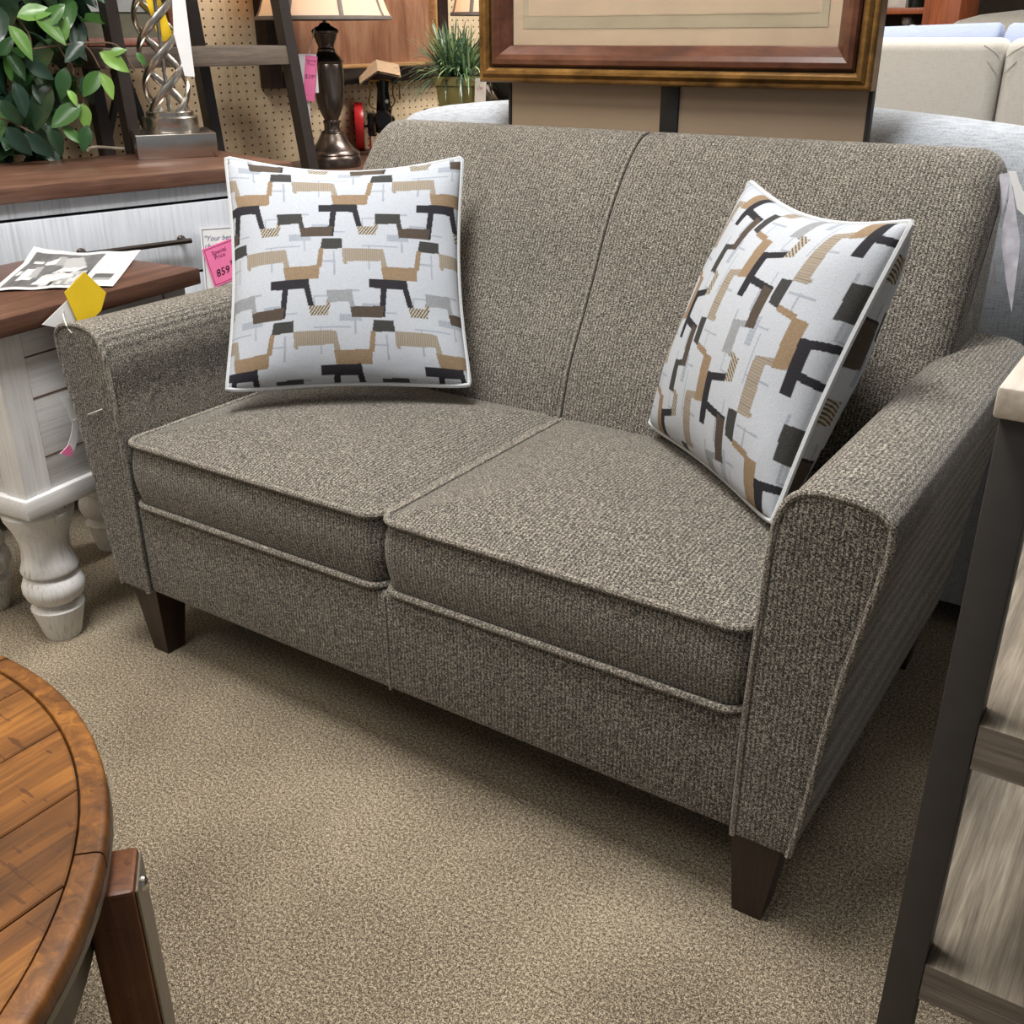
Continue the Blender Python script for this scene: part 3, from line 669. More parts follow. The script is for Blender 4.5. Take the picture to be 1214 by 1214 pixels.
for j in range(3):
    a = 2*PI*j/3; m = MB(); m.tube([(0, 0, zs0+.20), (rb*.70*math.cos(a), rb*.70*math.sin(a), zs0+.20)], .002, 6); m.obj('spider_arm', M_PEWTER, UL)
# price tags on the urn lamp
dl = (Vector(CAM)-BLc); dl.z = 0; dl.normalize()
def fac(px, py, off): return at(px, py, pl=(tuple(dl), dl.dot(BLc)+off))
def hang(name, label, px, mat, off, border=None, lines=None, ink=None):
    p00, p10, p01 = [fac(x, y, off) for x, y in px]; w_ = (p10-p00).length; h_ = (p01-p00).length
    return card(name, label, 'price tag', p00, p10, p01, w_, h_, mat, border, [(t, x*w_, y*h_, s*h_) for t, x, y, s in (lines or [])], ink), w_, h_
hang('price_tag', 'white paper tag behind the pink tag on the urn lamp', ((355, 110), (378, 110), (354, 64)), M_PAPER, .095)
hang('price_tag', 'lowest white tag with red writing under the pink tag on the urn lamp', ((355, 147), (369, 147), (357, 118)), plain('pale_tag_paper', (222, 214, 210), .6, var=.03), .095, None, [('LW', .5, .42, .24), ('--', .5, .2, .15)], plain('red_ink', (150, 40, 80), .6))
hang('price_tag', 'pink Special Price tag hanging on the urn lamp', ((359, 119), (373, 121), (361, 65)), M_PINK, .105, plain('rose_border_ink', (196, 60, 116), .6), [('Special', .5, .87, .085), ('Price', .5, .79, .085), ('$39', .42, .50, .13), ('99', .82, .54, .08), ('- - - -', .5, .12, .06)], plain('plum_ink', (122, 24, 84), .6))
m = MB(); m.tube(spline([fac(x, y, .10)-fac(366, 64, .10) for x, y in ((366, 65), (369, 52), (372, 38), (373, 32))], 4), .0016, 6)
ST = tag(m.obj('tag_string', M_STRING), 'white string holding the pink tag on the urn lamp', 'string'); ST.location = fac(366, 64, .10)
# model engine
MEp = at(428, 178, Z=.712); v = (Vector(CAM)-MEp); v.z = 0; dist = v.length; v.normalize(); sd = Vector((-v.y, v.x, 0))
ME = root('model_engine', (MEp.x, MEp.y, .70), 'black model engine with a red wheel, brass pipes and tan canopy behind the loveseat', 'model engine', math.atan2(sd.y, sd.x))
ke = dist*1.04/FPX/11.04; kz = ke*.92
def ex(px): return (px-185)*ke
def ez(py): return .012+(1085-py)*kz
M_RED = plain('red_enamel', (196, 34, 40), .3, var=.05); M_BLK = plain('black_enamel', (16, 15, 16), .25, var=.05); M_BRASS = NT('brass'); M_BRASS.col(lin((188, 150, 86))); M_BRASS = M_BRASS.set(.3, 1)
R0 = (1085-510)*kz/2; zc = .012+R0
def wheel(x, name='wheel'):
    m = MB(); Mx = Matrix.Translation((x, 0, zc)) @ Matrix.Rotation(PI/2, 4, 'Y'); hw_ = 50*ke
    m.lathe([(R0*.88, -hw_), (R0*.985, -hw_), (R0, -hw_*.8), (R0, hw_*.8), (R0*.985, hw_), (R0*.88, hw_), (R0*.86, 0), (R0*.88, -hw_)], (0, 0, 0), 40, Mx)
    w_ = m.obj(name, M_RED, ME, 40)
    for j in range(6): s2 = MB(); a = PI/3*j; s2.tube([(x, .004*math.cos(a), zc+.004*math.sin(a)), (x, R0*.9*math.cos(a), zc+R0*.9*math.sin(a))], .004, 6); s2.obj('spoke', M_RED, w_)
    h = MB(); h.lathe([(0, -hw_*1.2), (.012, -hw_*1.2), (.012, hw_*1.2), (0, hw_*1.2)], (0, 0, 0), 16, Mx); h.obj('hub', M_BLK, w_)
wheel(0)
m = MB(); m.tube([(-.02, 0, zc), (ex(420), 0, zc)], .005, 8); m.obj('axle', M_BLK, ME)
m = MB(); m.box(ex(280), ex(380), -.06, .06, ez(905), ez(635), .006); m.box(ex(380), ex(600), -.045, .045, ez(880), ez(680), .008); m.obj('body', M_BLK, ME)
m = MB(); m.lathe([(0, 0), (.030, 0), (.034, .006), (.034, .05), (.028, .062), (0, .062)], (0, 0, 0), 24, Matrix.Translation((ex(460), -.045, ez(700))) @ Matrix.Rotation(PI/2, 4, 'X')); m.obj('cylinder_head', M_BLK, ME)
m = MB(); m.box(ex(355), ex(368), -.064, -.058, ez(880), ez(640), .001); m.obj('gold_stripe', M_BRASS, ME)
m = MB(); m.lathe([(0, 0), (.026, 0), (.030, .02), (.022, .10), (.026, (690-250)*kz), (0, (690-250)*kz)], (ex(480), 0, ez(690)), 20); m.obj('boiler', M_BLK, ME)
m = MB(); m.lathe([(0, 0), (.007, 0), (.007, .006), (0, .006)], (0, 0, 0), 16, Matrix.Translation((ex(515), -.026, ez(500))) @ Matrix.Rotation(PI/2, 4, 'X')); m.obj('gauge', M_NICKEL, ME)
for pts in (((330, 310), (330, 420), (310, 500), (340, 570), (385, 590)), ((600, 310), (590, 420), (610, 500), (570, 570), (530, 600)), ((670, 280), (668, 480)), ((310, 310), (330, 260), (400, 258), (560, 258), (590, 310))):
    m = MB(); m.tube(spline([(ex(x), -.02, ez(y)) for x, y in pts], 5), .0032, 8); m.obj('brass_pipe', M_BRASS, ME)
for x in (270, 620): m = MB(); m.box(ex(x)-.011, ex(x)+.011, -.03, .03, ez(300), ez(225), .003); m.obj('canopy_bracket', M_BLK, ME)
m = MB(); m.grid(lambda u, v_: (ex(215+470*u), -.075+.15*v_, ez(215+(-145 if u < .45 else -145+60*(u-.45)/.55)*min(1, u/.45))+.035*(v_-.6)), 20, 4)
m.grid(lambda u, v_: (ex(215+470*u), -.075+.15*v_, ez(222+(-145 if u < .45 else -145+60*(u-.45)/.55)*min(1, u/.45))-.004+.035*(v_-.6)), 20, 4); m.obj('canopy', plain('tan_canopy', (186, 158, 126), .7), ME, 0)
m = MB(); m.box(-.02, .24, -.05, .05, 0, .012, .002); m.obj('plinth', M_SBTOP, ME)
m = MB(); m.bar((ex(300), -.03, .01), (ex(300), -.03, ez(880)), .008, .008); m.obj('red_strut', M_RED, ME)

# ================================================================== big framed picture on the pegboard
WX = -1.948
WF = root('wall_picture', (WX, 1.70, .95), 'large dark framed copper picture hung on the pegboard wall', 'picture')
Mw = basis((0, 0, 0), (0, 1, 0), (0, 0, 1)); Wp, Hp = 1.03, .62
# x along the wall away from the viewer, y up, z into the room
def fb(x0, x1, y0, y1, z0, z1, r=.004):
    m = MB(); m.box(x0, x1, y0, y1, z0, z1, r); m.xf(Mw); return m
M_DKF = wood('dark_walnut_frame', (34, 24, 20), (52, 37, 31), (72, 52, 44), 'y', 1, .35); M_BLKF = plain('black_lacquer_frame', (24, 20, 20), .3)
for a in ((0, .06, 0, Hp), (Wp-.06, Wp, 0, Hp)): fb(*a, .0, .055).obj('frame_side', M_DKF, WF)
for a in ((.06, Wp-.06, 0, .055), (.06, Wp-.06, Hp-.055, Hp)): fb(*a, .0, .055).obj('frame_rail', M_BLKF, WF)
M_GILT = wood('gilt_wood', (132, 92, 54), (176, 134, 88), (206, 170, 120), 'y', 1, .4)
for a in ((.06, .072, .055, Hp-.055), (Wp-.072, Wp-.06, .055, Hp-.055), (.072, Wp-.072, .055, .068), (.072, Wp-.072, Hp-.068, Hp-.055)): fb(*a, .0, .045, .002).obj('gilt_liner', M_GILT, WF)
m = fb(.07, Wp-.07, .066, Hp-.066, .0, .012, 0); m.obj('picture', wood('copper_picture', (104, 68, 50), (144, 102, 78), (174, 136, 110), 'z', .6, .25, .02, 5, .6), WF, 0)

# ================================================================== console behind the grey sofa: grass pot, second lamp, tag, bowl
CT = root('console_table', (-1.09, 2.31, 0), 'dark console table beyond the grey sofa holding the grass pot', 'table')
m = MB(); m.box(-.465, .465, -.20, .20, .845, .875, .003); m.obj('tabletop', M_DKF, CT)
for a in (-1, 1):
    for b in (-1, 1): m = MB(); m.box(a*.43-.02, a*.43+.02, b*.16-.02, b*.16+.02, 0, .845, .003); m.obj('leg', M_DKF, CT)
pc = at(543, 100, Y=2.22)
GP = root('potted_grass', (pc.x, pc.y, .875), 'spiky potted grass in a square olive pot beside the hanging picture frame', 'plant', .4)
M_OLIVE = plain('olive_ceramic', (130, 118, 66), .4)
hp = at(543, 90, Y=2.22).z-.875
m = MB(); m.loft([[(x, y, z) for x, y in rrect(-w_, w_, -w_, w_, .008, 3)] for z, w_ in ((0, .058), (.01, .060), (hp-.03, .068), (hp-.03, .075), (hp, .076), (hp, .066), (hp-.01, .065))]); m.obj('pot', M_OLIVE, GP)
rg = random.Random(8); m = MB(); cols = []
for i in range(460):
    a = rg.uniform(0, 2*PI); el = rg.triangular(.15, 1.5, 1.0); L1 = rg.uniform(.14, .25); d = Vector((math.cos(a)*math.cos(el), math.sin(a)*math.cos(el), math.sin(el))); b0 = Vector((rg.uniform(-.05, .05), rg.uniform(-.05, .05), hp-.01))
    P = [b0+d*L1*t+Vector((0, 0, -.16*t**2.4*(1.2-math.sin(el)))) for t in (0, .3, .6, .85, 1)]; s_ = d.cross(Vector((0, 0, 1))).normalized()
    vs = []
    for q, w_ in zip(P, (.6, 1, .85, .5, .05)): vs += [tuple(q-s_*.0036*w_), tuple(q+s_*.0036*w_+Vector((0, 0, .001)))]
    m.add(vs, [(2*j, 2*j+1, 2*j+3, 2*j+2) for j in range(4)])
    c = np.array(lin(rg.choice(((66, 96, 68), (92, 124, 80), (132, 158, 104), (80, 114, 92), (172, 188, 138), (50, 72, 56))))[:3]); cols += [c]*10
me = m.mesh('grass_blades', M_LEAF, 0); c4 = np.ones((len(m.v), 4)); c4[:, :3] = np.array(cols); paint(me, c4); o = bpy.data.objects.new('grass_blades', me); COL.objects.link(o); o.parent = GP
lc = at(574, 18, Y=2.42)
L2 = root('table_lamp', (lc.x, lc.y, .875), 'second cream shaded lamp behind the potted grass, mostly hidden by the frame', 'lamp')
m = MB(); hz = lc.z-.875; m.lathe([(0, 0), (.07, 0), (.07, .02), (.03, .04), (.018, .07), (.03, .12), (.035, .18), (.02, .23), (.010, .25), (.010, hz+.12), (0, hz+.12)], n=28); m.obj('base', M_PEWTER, L2)
panel_shade(L2, hz, .125, .08, .20)
for j in range(3):
    a = 2*PI*j/3; m = MB(); m.tube([(0, 0, hz+.12), (.105*math.cos(a), .105*math.sin(a), hz+.12)], .002, 6); m.obj('spider_arm', M_PEWTER, L2)
p00, p10, p01 = at(562, 116, Y=2.17), at(575, 116, Y=2.17), at(563, 92, Y=2.17)
p00.z = .8755; p10.z = .8755; w_ = (p10-p00).length
card('price_tag', 'small cream tag with red writing standing beside the olive pot', 'price tag', p00, p10, p01+Vector((0, .01, 0)), w_, p01.z-p00.z, plain('cream_tag_paper', (232, 218, 204), .6, var=.03), None, [('LW', w_*.5, (p01.z-p00.z)*.62, .016)], plain('crimson_ink', (168, 40, 70), .6))
bc = at(601, 112, Y=2.36)
BW = root('bowl', (bc.x+.03, 2.36, .875), 'dark bowl on the console just left of the taupe board', 'bowl')
m = MB(); m.lathe([(0, 0), (.035, 0), (.04, .008), (.06, .03), (.085, .065), (.095, .11), (.091, .11), (.08, .066), (.055, .034), (0, .014)], n=36); m.obj('bowl_body', plain('dark_olive_glaze', (44, 42, 36), .25), BW)

# ================================================================== pale grey sofa standing back to back with the loveseat
GS = root('grey_sofa', (0, .985, 0), 'pale grey linen sofa seen from behind, back to back with the loveseat', 'sofa')
M_LINEN = linen('pale_grey_linen', (166, 171, 178), .16)
GB = [(.0, .055), (.0, .3), (-.002, .6), (-.002, .80), (-.006, .86), (-.010, .90), (-.004, .945), (.014, .978), (.045, 1.0), (.085, 1.006), (.13, .998), (.17, .965), (.20, .90), (.24, .7), (.27, .45), (.27, .055)]
GBs = spline([Vector((0, y, z)) for y, z in GB], 3)
SX0, SX1 = -.79, .97
def gring(x, k, r_):
    dz = -.045*((x-.0)/.72)**2 if abs(x) < .72 else -.045
    e = r_
    return [(x, .12+(p.y-.12)*(1-e*1.6), (.055 if p.z < .056 else (p.z+dz*min(1, p.z/.9)**6)*(1-e*.55))) for p in GBs]
xs = [(SX0, .16), (SX0+.006, .09), (SX0+.02, .05), (SX0+.05, .018), (SX0+.09, .004), (SX0+.14, 0)]; xe = [(-x+SX0+SX1, e) for x, e in reversed(xs)]
m = MB(); m.loft([gring(x, 0, e) for x, e in xs+[(x, 0) for x in (-.55, -.35, -.2, 0, .2, .35, .5, .65, .8)]+xe]); gbk = m.obj('back', M_LINEN, GS, 60)
for x in (-.56, .70): m = MB(); m.tube([(x, -.0035, z) for z in (.06, .3, .6, .8, .86)], .004, 6); m.obj('back_welt', M_LINEN, gbk)
for x0, x1 in ((SX0+.0, SX0+.2), (SX1-.2, SX1)): m = MB(); m.box(x0, x1, .20, .95, .055, .62, .04, 4); m.obj('arm', M_LINEN, GS)
for x0, x1 in ((SX0+.205, .015), (.025, SX1-.205)): cushion_mesh(x0, x1, .28, .96, .30, .45, .03).obj('seat_cushion', M_LINEN, GS, 50)
m = MB(); m.box(SX0+.19, SX1-.19, .22, .94, .055, .29, .01); m.obj('base_frame', M_LINEN, GS)
for x in (SX0+.07, SX1-.07):
    for y in (.06, .88): m = MB(); m.box(x-.03, x+.03, y-.03, y+.03, 0, .058, .004); m.obj('foot', M_DARKLEG, GS)

# ================================================================== display board and framed picture above the loveseat
DB = root('display_board', (0, .935, 0), 'taupe display board with a black post behind the loveseat', 'display board')
x0, x1 = at(606, 130, Y=.925).x, at(1023, 165, Y=.925).x
xa, xb = at(783.5, 130, Y=.925).x, at(804.5, 130, Y=.925).x
m = MB(); m.box(x0, x1, -.008, .008, .02, 1.62, .002); m.obj('panel', plain('taupe_board', (150, 130, 108), .45, var=.06, scale=5), DB)
m = MB(); m.box(xa, xb, -.014, -.008, .0, 1.62, .001); m.obj('post', plain('black_steel', (14, 13, 14), .5), DB)
for xe_ in (x0-.0035, x1+.0035): m = MB(); m.box(xe_-.0035, xe_+.0035, -.010, .010, .02, 1.62, .001); m.obj('edge_trim', plain('black_edge_trim', (20, 16, 15), .6), DB)
for xe_ in (x0+.05, x1-.05): m = MB(); m.box(xe_-.02, xe_+.02, -.02, .02, 0, .02, .002); m.obj('foot', plain('black_foot', (20, 18, 18), .6), DB)
PY_ = .883
fl_, fr_ = at(566.5, 95, Y=PY_), at(1030.5, 110, Y=PY_); fw = fr_.x-fl_.x; fz = (fl_.z+fr_.z)/2-.001; fh = .60
FP = root('framed_artwork', (fl_.x, .92, fz), 'gilt and walnut framed picture with a cream mat hung above the loveseat', 'picture')
M_WAL = wood('walnut_frame', (50, 28, 20), (84, 50, 35), (112, 72, 52), 'x', 2, .3, .05, 2); M_GOLD = wood('aged_gilt', (62, 44, 22), (122, 88, 44), (168, 126, 70), 'x', 2.5, .32, .12, 2)
M_GOLD.node_tree.nodes['Principled BSDF'].inputs['Metallic'].default_value = .5
def moulding(name, i0, prof, mat):
    """prof: (inset from the outer edge, forward) run round the frame with mitred corners"""
    rings = []
    for ins, fw_ in prof:
        rings.append([(ins, -fw_, ins), (fw-ins, -fw_, ins), (fw-ins, -fw_, fh-ins), (ins, -fw_, fh-ins)])
    rings.append(rings[0]); mb = MB(); mb.loft(rings, False, False); return mb.obj(name, mat, FP, 25)
moulding('gilt_outer_frame', 0, [(0, 0), (0, .028), (.003, .033), (.006, .034), (.010, .033), (.012, .036), (.017, .040), (.023, .039), (.028, .033), (.0295, .024), (.0295, 0)], M_GOLD)
moulding('gap_line', 0, [(.0290, .0), (.0290, .026), (.0325, .026), (.0325, 0)], plain('dark_line', (22, 14, 10), .6))
moulding('walnut_inner_frame', 0, [(.0320, 0), (.0320, .030), (.036, .036), (.045, .038), (.054, .034), (.060, .027), (.069, .019), (.0715, .014), (.0715, 0)], M_WAL)
i0 = .0705
M_MAT = plain('cream_mat', (214, 190, 160), .7, var=.07, scale=6); M_MAT2 = plain('pale_mat_edge', (232, 216, 188), .7, var=.03); M_MAT3 = plain('grey_green_mat_band', (190, 176, 148), .7, var=.08, scale=9)
def matb(ix, iz, d, mat, name): m = MB(); m.box(i0+ix, fw-i0-ix, -d, -.001, i0+iz, fh-i0-iz, 0); m.obj(name, mat, FP, 0)
matb(0, 0, .0060, M_MAT, 'mat_board'); matb(.025, .031, .0066, plain('mat_rule', (150, 134, 108), .7), 'mat_line'); matb(.0255, .0315, .0072, M_MAT3, 'mat_band'); matb(.040, .0540, .0078, M_MAT2, 'mat_line'); matb(.041, .0550, .0084, M_MAT, 'mat_inner')
matb(.066, .0885, .0090, M_MAT2, 'mat_line'); matb(.067, .0895, .0096, wood('olive_landscape_print', (84, 76, 52), (112, 104, 76), (138, 128, 98), 'x', .5, .5, .0, 3), 'print')
g = MB(); g.box(i0-.002, fw-i0+.002, -.0128, -.0114, i0-.002, fh-i0+.002, 0)
n = NT('picture_glass'); n.b.inputs['Transmission Weight'].default_value = 1; n.b.inputs['IOR'].default_value = 1.25; n.col((1, 1, 1, 1)); n.set(.02, 0, .5); g.obj('glazing', n.m, FP, 0)

# ================================================================== beige sofa, blue grey cushions, leather chair, bookcase beyond
zt_ = at(1035, 45, Y=2.2).z
BS = root('beige_sofa', (0, 2.2, 0), 'beige sofa with tall seamed back cushions right of the hanging picture', 'sofa')
M_BEIGE = linen('beige_weave', (186, 181, 172), .06, 1.0, .15)
xs_ = at(1183, 100, Y=2.2).x
for x0, x1 in ((xs_-.76, xs_-.002), (xs_+.002, xs_+.76)):
    m = MB(); m.box(x0, x1, 0, .17, .46, zt_, .035, 5); c = m.obj('back_cushion', M_BEIGE, BS, 60)
    e = x1 if x0 < xs_-.1 else x0; s_ = -1 if x0 < xs_-.1 else 1
    for dz, ln in ((.0, .05), (-.04, .035)):
        q = MB(); q.tube(spline([(e+s_*.006, .004, zt_-.05+dz), (e+s_*.02, -.001, zt_-.035+dz), (e+s_*ln, -.001, zt_-.018+dz)], 4), .0015, 5); q.obj('gather', plain('beige_fold', (150, 145, 136), .9), c)
m = MB(); m.box(xs_-.78, xs_+.78, .02, .88, .06, .46, .02); m.obj('base_frame', M_BEIGE, BS)
for a in (-1, 1): m = MB(); m.box(xs_+a*.87-.09, xs_+a*.87+.09, .02, .9, .06, .64, .05, 4); m.obj('arm', M_BEIGE, BS)
for a in (-1, 1):
    for b in (.08, .82): m = MB(); m.box(xs_+a*.85-.03, xs_+a*.85+.03, b-.03, b+.03, 0, .06, .004); m.obj('foot', M_DARKLEG, BS)
M_BLUEG = linen('blue_grey_cloth', (140, 149, 172), .06, 1, .1)
xg = at(1192, 45, Y=2.5).x
for x0, x1, lab in ((xg-.50, xg-.004, 'long blue grey cushion showing above the beige sofa left of the seam'), (xg+.004, xg+.45, 'second blue grey cushion above the beige sofa at the right edge')):
    z1 = at(1110, 33, Y=2.5).z; C_ = root('back_cushion', ((x0+x1)/2, 2.49, .46), lab, 'cushion')
    w_ = (x1-x0)/2; h_ = z1-.46
    m = MB(); m.loft([[(x, y, z) for x, y in rrect(-w_*s1, w_*s1, -.10*s2, .10*s2, .03*s2, 5)] for z, s1, s2 in ((0, .96, .5), (.03, 1, .9), (.2, 1, 1.05), (h_-.16, 1, 1.1), (h_-.07, 1, .95), (h_-.035, .99, .7), (h_-.008, .97, .35), (h_, .93, .12))])
    s_ = 1 if x0 < xg-.1 else -1
    for i in range(len(m.v)):
        x, y, z = m.v[i]; t = max(0, 1-((w_*s_-x)/.14)**2) if abs(w_*s_-x) < .14 else 0; m.v[i] = (x, y, z+(.014*t if z > h_-.1 else 0)+(.006*math.sin(14*x) if z > h_-.1 else 0))
    c = m.obj('cover', M_BLUEG, C_, 60)
    q = MB(); q.tube([(x, y, h_-.052+.01*max(0, 1-((w_*s_-x)/.14)**2)) for x, y in rrect(-w_*.995, w_*.995, -.082, .082, .02, 5)], .003, 5, True); q.obj('piping', M_BLUEG, C_)
    m = MB(); 
lc_ = at(1117, 30, Y=3.3); zt2 = at(1214, 11, Y=3.3).z
LC = root('leather_recliner', (lc_.x+.42, 3.3, 0), 'grey leather chair with a rounded back beyond the blue grey cushions', 'chair')
M_LEATH = plain('grey_leather', (132, 128, 120), .35, var=.06, scale=60, bump=.1)
m = MB(); hwc = .42
def lr(y, k): return [(x*(1-k*.06), y, z) for x, z in [(-hwc, .40), (-hwc, zt2-.09), (-hwc+.01, zt2-.055), (-hwc+.04, zt2-.035), (-hwc+.12, zt2-.015), (-hwc+.25, zt2-.002), (0, zt2+.004-k*.01), (hwc-.25, zt2-.002), (hwc-.12, zt2-.015), (hwc-.04, zt2-.035), (hwc-.01, zt2-.055), (hwc, zt2-.09), (hwc, .40)]]
m.loft([lr(0, 1), lr(.02, .3), lr(.06, 0), lr(.16, 0), lr(.20, .4)]); m.obj('backrest', M_LEATH, LC, 50)
m = MB(); m.box(-.40, .40, .06, .85, .08, .44, .05, 4); m.obj('seat', M_LEATH, LC)
for a in (-1, 1): m = MB(); m.box(a*.43-.08, a*.43+.08, .08, .85, .06, .62, .06, 4); m.obj('arm', M_LEATH, LC)
for a in (-1, 1):
    for b in (.15, .75): m = MB(); m.box(a*.40-.03, a*.40+.03, b-.03, b+.03, 0, .09, .004); m.obj('foot', M_DARKLEG, LC)
# bookcase far behind
BY = 5.0; M_CHERRY = wood('cherry_wood', (104, 48, 24), (142, 74, 40), (168, 98, 60), 'z', .8, .4)
def bx_(px): return at(px, 12, Y=BY).x
zsh = at(1080, 9, Y=BY).z; zs2 = at(1080, 16.5, Y=BY).z
BC = root('bookcase', (bx_(1047)-.25, BY, 0), 'red brown wooden bookcase far behind the beige sofa', 'bookcase')
X0 = BC.location.x; wl_, wr_ = 0, bx_(1103)-X0; we = bx_(1140)-X0
m = MB(); m.box(-.03, 0, 0, .35, 0, 1.95, .002); m.obj('side_panel', M_CHERRY, BC)
m = MB(); m.box(wr_-.035, wr_, 0, .35, 0, 1.95, .002); m.obj('side_panel', M_CHERRY, BC)
m = MB(); m.box(wr_, we, -.03, .38, 0, 1.95, .002); m.obj('end_column', M_CHERRY, BC)
m = MB(); m.box(0, wr_-.03, .33, .345, 0, 1.95, 0); m.obj('back_panel', plain('dark_bookcase_back', (38, 26, 20), .7), BC, 0)
for z0, z1 in ((.06, .10), (.48, .515), (.86, .895), (zs2, zsh), (1.56, 1.60), (1.92, 1.95)): m = MB(); m.box(0, wr_-.034, .0, .33, z0, z1, .002); m.obj('shelf', M_CHERRY, BC)
SE = root('statuette', (bx_(1072), BY+.10, .895), 'dark statuette with white patches standing on the bookcase shelf', 'statuette')
z9 = zs2-.895
m = MB(); m.lathe([(0, 0), (.06, 0), (.06, .03), (.035, .05), (.03, .10), (.045, .16), (.055, .2), (.03, .25), (.02, z9-.06), (.032, z9-.04), (.03, z9-.015), (0, z9-.01)], n=20); m.obj('figure', plain('black_white_ceramic', (120, 116, 114), .3, var=.95, scale=26), SE)
BK_ = root('white_book', (bx_(1081), BY+.13, .895), 'white book standing beside the statuette on the bookcase', 'book')
m = MB(); m.box(-.012, .012, -.08, .08, 0, z9-.05, .002); m.obj('cover', M_PAPER, BK_)
GV = root('green_vase', (bx_(1076), BY+.14, zsh), 'dark vase with greenery on the top visible bookcase shelf', 'vase')
m = MB(); m.lathe([(0, 0), (.05, 0), (.07, .06), (.06, .13), (.03, .16), (.04, .18), (0, .17)], n=20); m.obj('vase_body', plain('dark_glass', (26, 34, 28), .2), GV)
m = MB()
for i in range(30): leaf(m, (rg.uniform(-.03, .03), rg.uniform(-.03, .03), .14), (rg.uniform(-1, 1), rg.uniform(-1, 1), rg.uniform(-.3, 1)), (0, 0, 1), .12, .05, .2)
m.obj('greenery', plain('green_leaf', (70, 104, 56), .5), GV)
PB = root('paper_stack', (bx_(1054), BY+.14, zsh), 'pale stack of papers on the upper bookcase shelf', 'papers')
m = MB(); m.box(-.07, .07, -.1, .1, 0, .055, .004); m.obj('sheets', plain('pale_grey_paper', (186, 178, 170), .7), PB)

# ================================================================== metal and wood shelf at the right
RS = root('display_shelf', (.845, -.20, 0), 'dark metal and grey wood shelf at the right edge beside the loveseat', 'shelf')
M_IRON = plain('dark_grey_steel', (62, 59, 57), .5, .3, var=.08); M_GWOOD = wood('wire_brushed_grey_wood', (84, 76, 66), (132, 122, 108), (178, 168, 150), 'y', 1.1, .55, .35, 26)
M_GWOODX = wood('wire_brushed_grey_edge', (78, 70, 62), (112, 102, 92), (146, 136, 122), 'x', 1.1, .6, .3, 26)
SW, SD = .80, .62
for a, b in ((0, 0), (SW-.034, 0), (0, SD-.034), (SW-.034, SD-.034)): m = MB(); m.box(a, a+.034, b, b+.034, 0, .851, .0015); m.obj('post', M_IRON, RS)
for z in (.816,):
    for y in (0, SD-.034): m = MB(); m.box(.034, SW-.034, y, y+.034, z, .851, .001); m.obj('rail', M_IRON, RS)
    for x in (0, SW-.034): m = MB(); m.box(x, x+.034, .034, SD-.034, z, .851, .001); m.obj('rail', M_IRON, RS)
M_LTOP = wood('pale_grey_top', (150, 140, 128), (176, 166, 154), (200, 192, 180), 'y', 1, .5, .2)
m = MB(); m.box(-.004, SW+.004, -.012, SD+.004, .851, .877, .003); m.obj('top', M_LTOP, RS)
for z1 in (.563, .267):
    m = MB(); P = [(.0345, .001), (SW-.035, .001), (SW-.035, .035), (SW-.002, .035), (SW-.002, SD-.035), (SW-.035, SD-.035), (SW-.035, SD-.002), (.035, SD-.002), (.035, SD-.035), (.0, SD-.035), (.0, .035), (.0345, .035)]
    m.loft([[(x, y, z1-.048) for x, y in P], [(x, y, z1) for x, y in P]]); m.mi[:] = [0]*len(m.mi)
    zt3 = len(m.f)-1; m.mi[zt3] = 1
    m.obj('shelf_board', [M_GWOODX, M_GWOOD], RS, 0)

# ================================================================== round coffee table
CTB = root('coffee_table', (-.125, -1.044, 0), 'round rustic plank coffee table with metal rim at the lower left', 'table')
def rustic(name, axis, c1=(46, 27, 12), c2=(104, 64, 26), c3=(156, 103, 44)):
    n = NT(name); k = {'x': (1, 16, 16), 'y': (16, 1, 16), 'z': (16, 16, 1)}[axis]
    v = n.coord((1, 1, 1)); a = n.noise(n.coord(tuple(3*q for q in k)), 1, 6, .7, .8); big = n.noise(v, 5, 3)
    m = n.math('ADD', n.math('MULTIPLY', a, .55), n.math('MULTIPLY', big, .45))
    base = n.ramp(m, [(.32, lin(c1)), (.5, lin(c2)), (.66, lin(c3))])
    kk = {'x': (130, 24, 24), 'y': (24, 130, 24), 'z': (24, 24, 130)}[axis]
    cr = n.noise(n.coord(kk), 1.0, 3, .6); pt = n.noise(v, 14, 2); mk = n.math('MULTIPLY', n.math('LESS_THAN', cr, .365), n.math('GREATER_THAN', pt, .47))
    n.col(n.mix(n.math('MULTIPLY', mk, .7), base, lin((64, 34, 16)))); n.bump(n.math('SUBTRACT', m, n.math('MULTIPLY', mk, .5)), .25, .0015)
    return n.set(.46, 0, .3)
M_RUST = rustic('rustic_plank_wood', 'y'); M_RUSTX = rustic('rustic_rim_wood', 'z'); M_RUSTD = rustic('dark_rustic_wood', 'z', (56, 30, 16), (98, 58, 32), (132, 84, 50))
RI = .497
def arcpts(xa, xb, r):
    xa, xb = max(xa, -r*.9999), min(xb, r*.9999); n_ = 26; top = [(x, math.sqrt(max(0, r*r-x*x))) for x in np.linspace(xa, xb, n_)]
    return [(x, -y) for x, y in top]+[(x, y) for x, y in reversed(top)]
planks = MB(); edges = [.063+.1018*k_ for k_ in range(-5, 5)]; edges = [-RI]+[e for e in edges if abs(e) < RI-.01]+[RI]
for a, b in zip(edges, edges[1:]):
    if b-a < .012: continue
    O_ = arcpts(a+.0009, b-.0009, RI-.0012); I_ = arcpts(a+.0024, b-.0024, RI-.003)
    planks.loft([[(x, y, .425) for x, y in O_], [(x, y, .4485) for x, y in O_], [(x, y, .45) for x, y in I_]])
planks.obj('plank_top', M_RUST, CTB, 20)
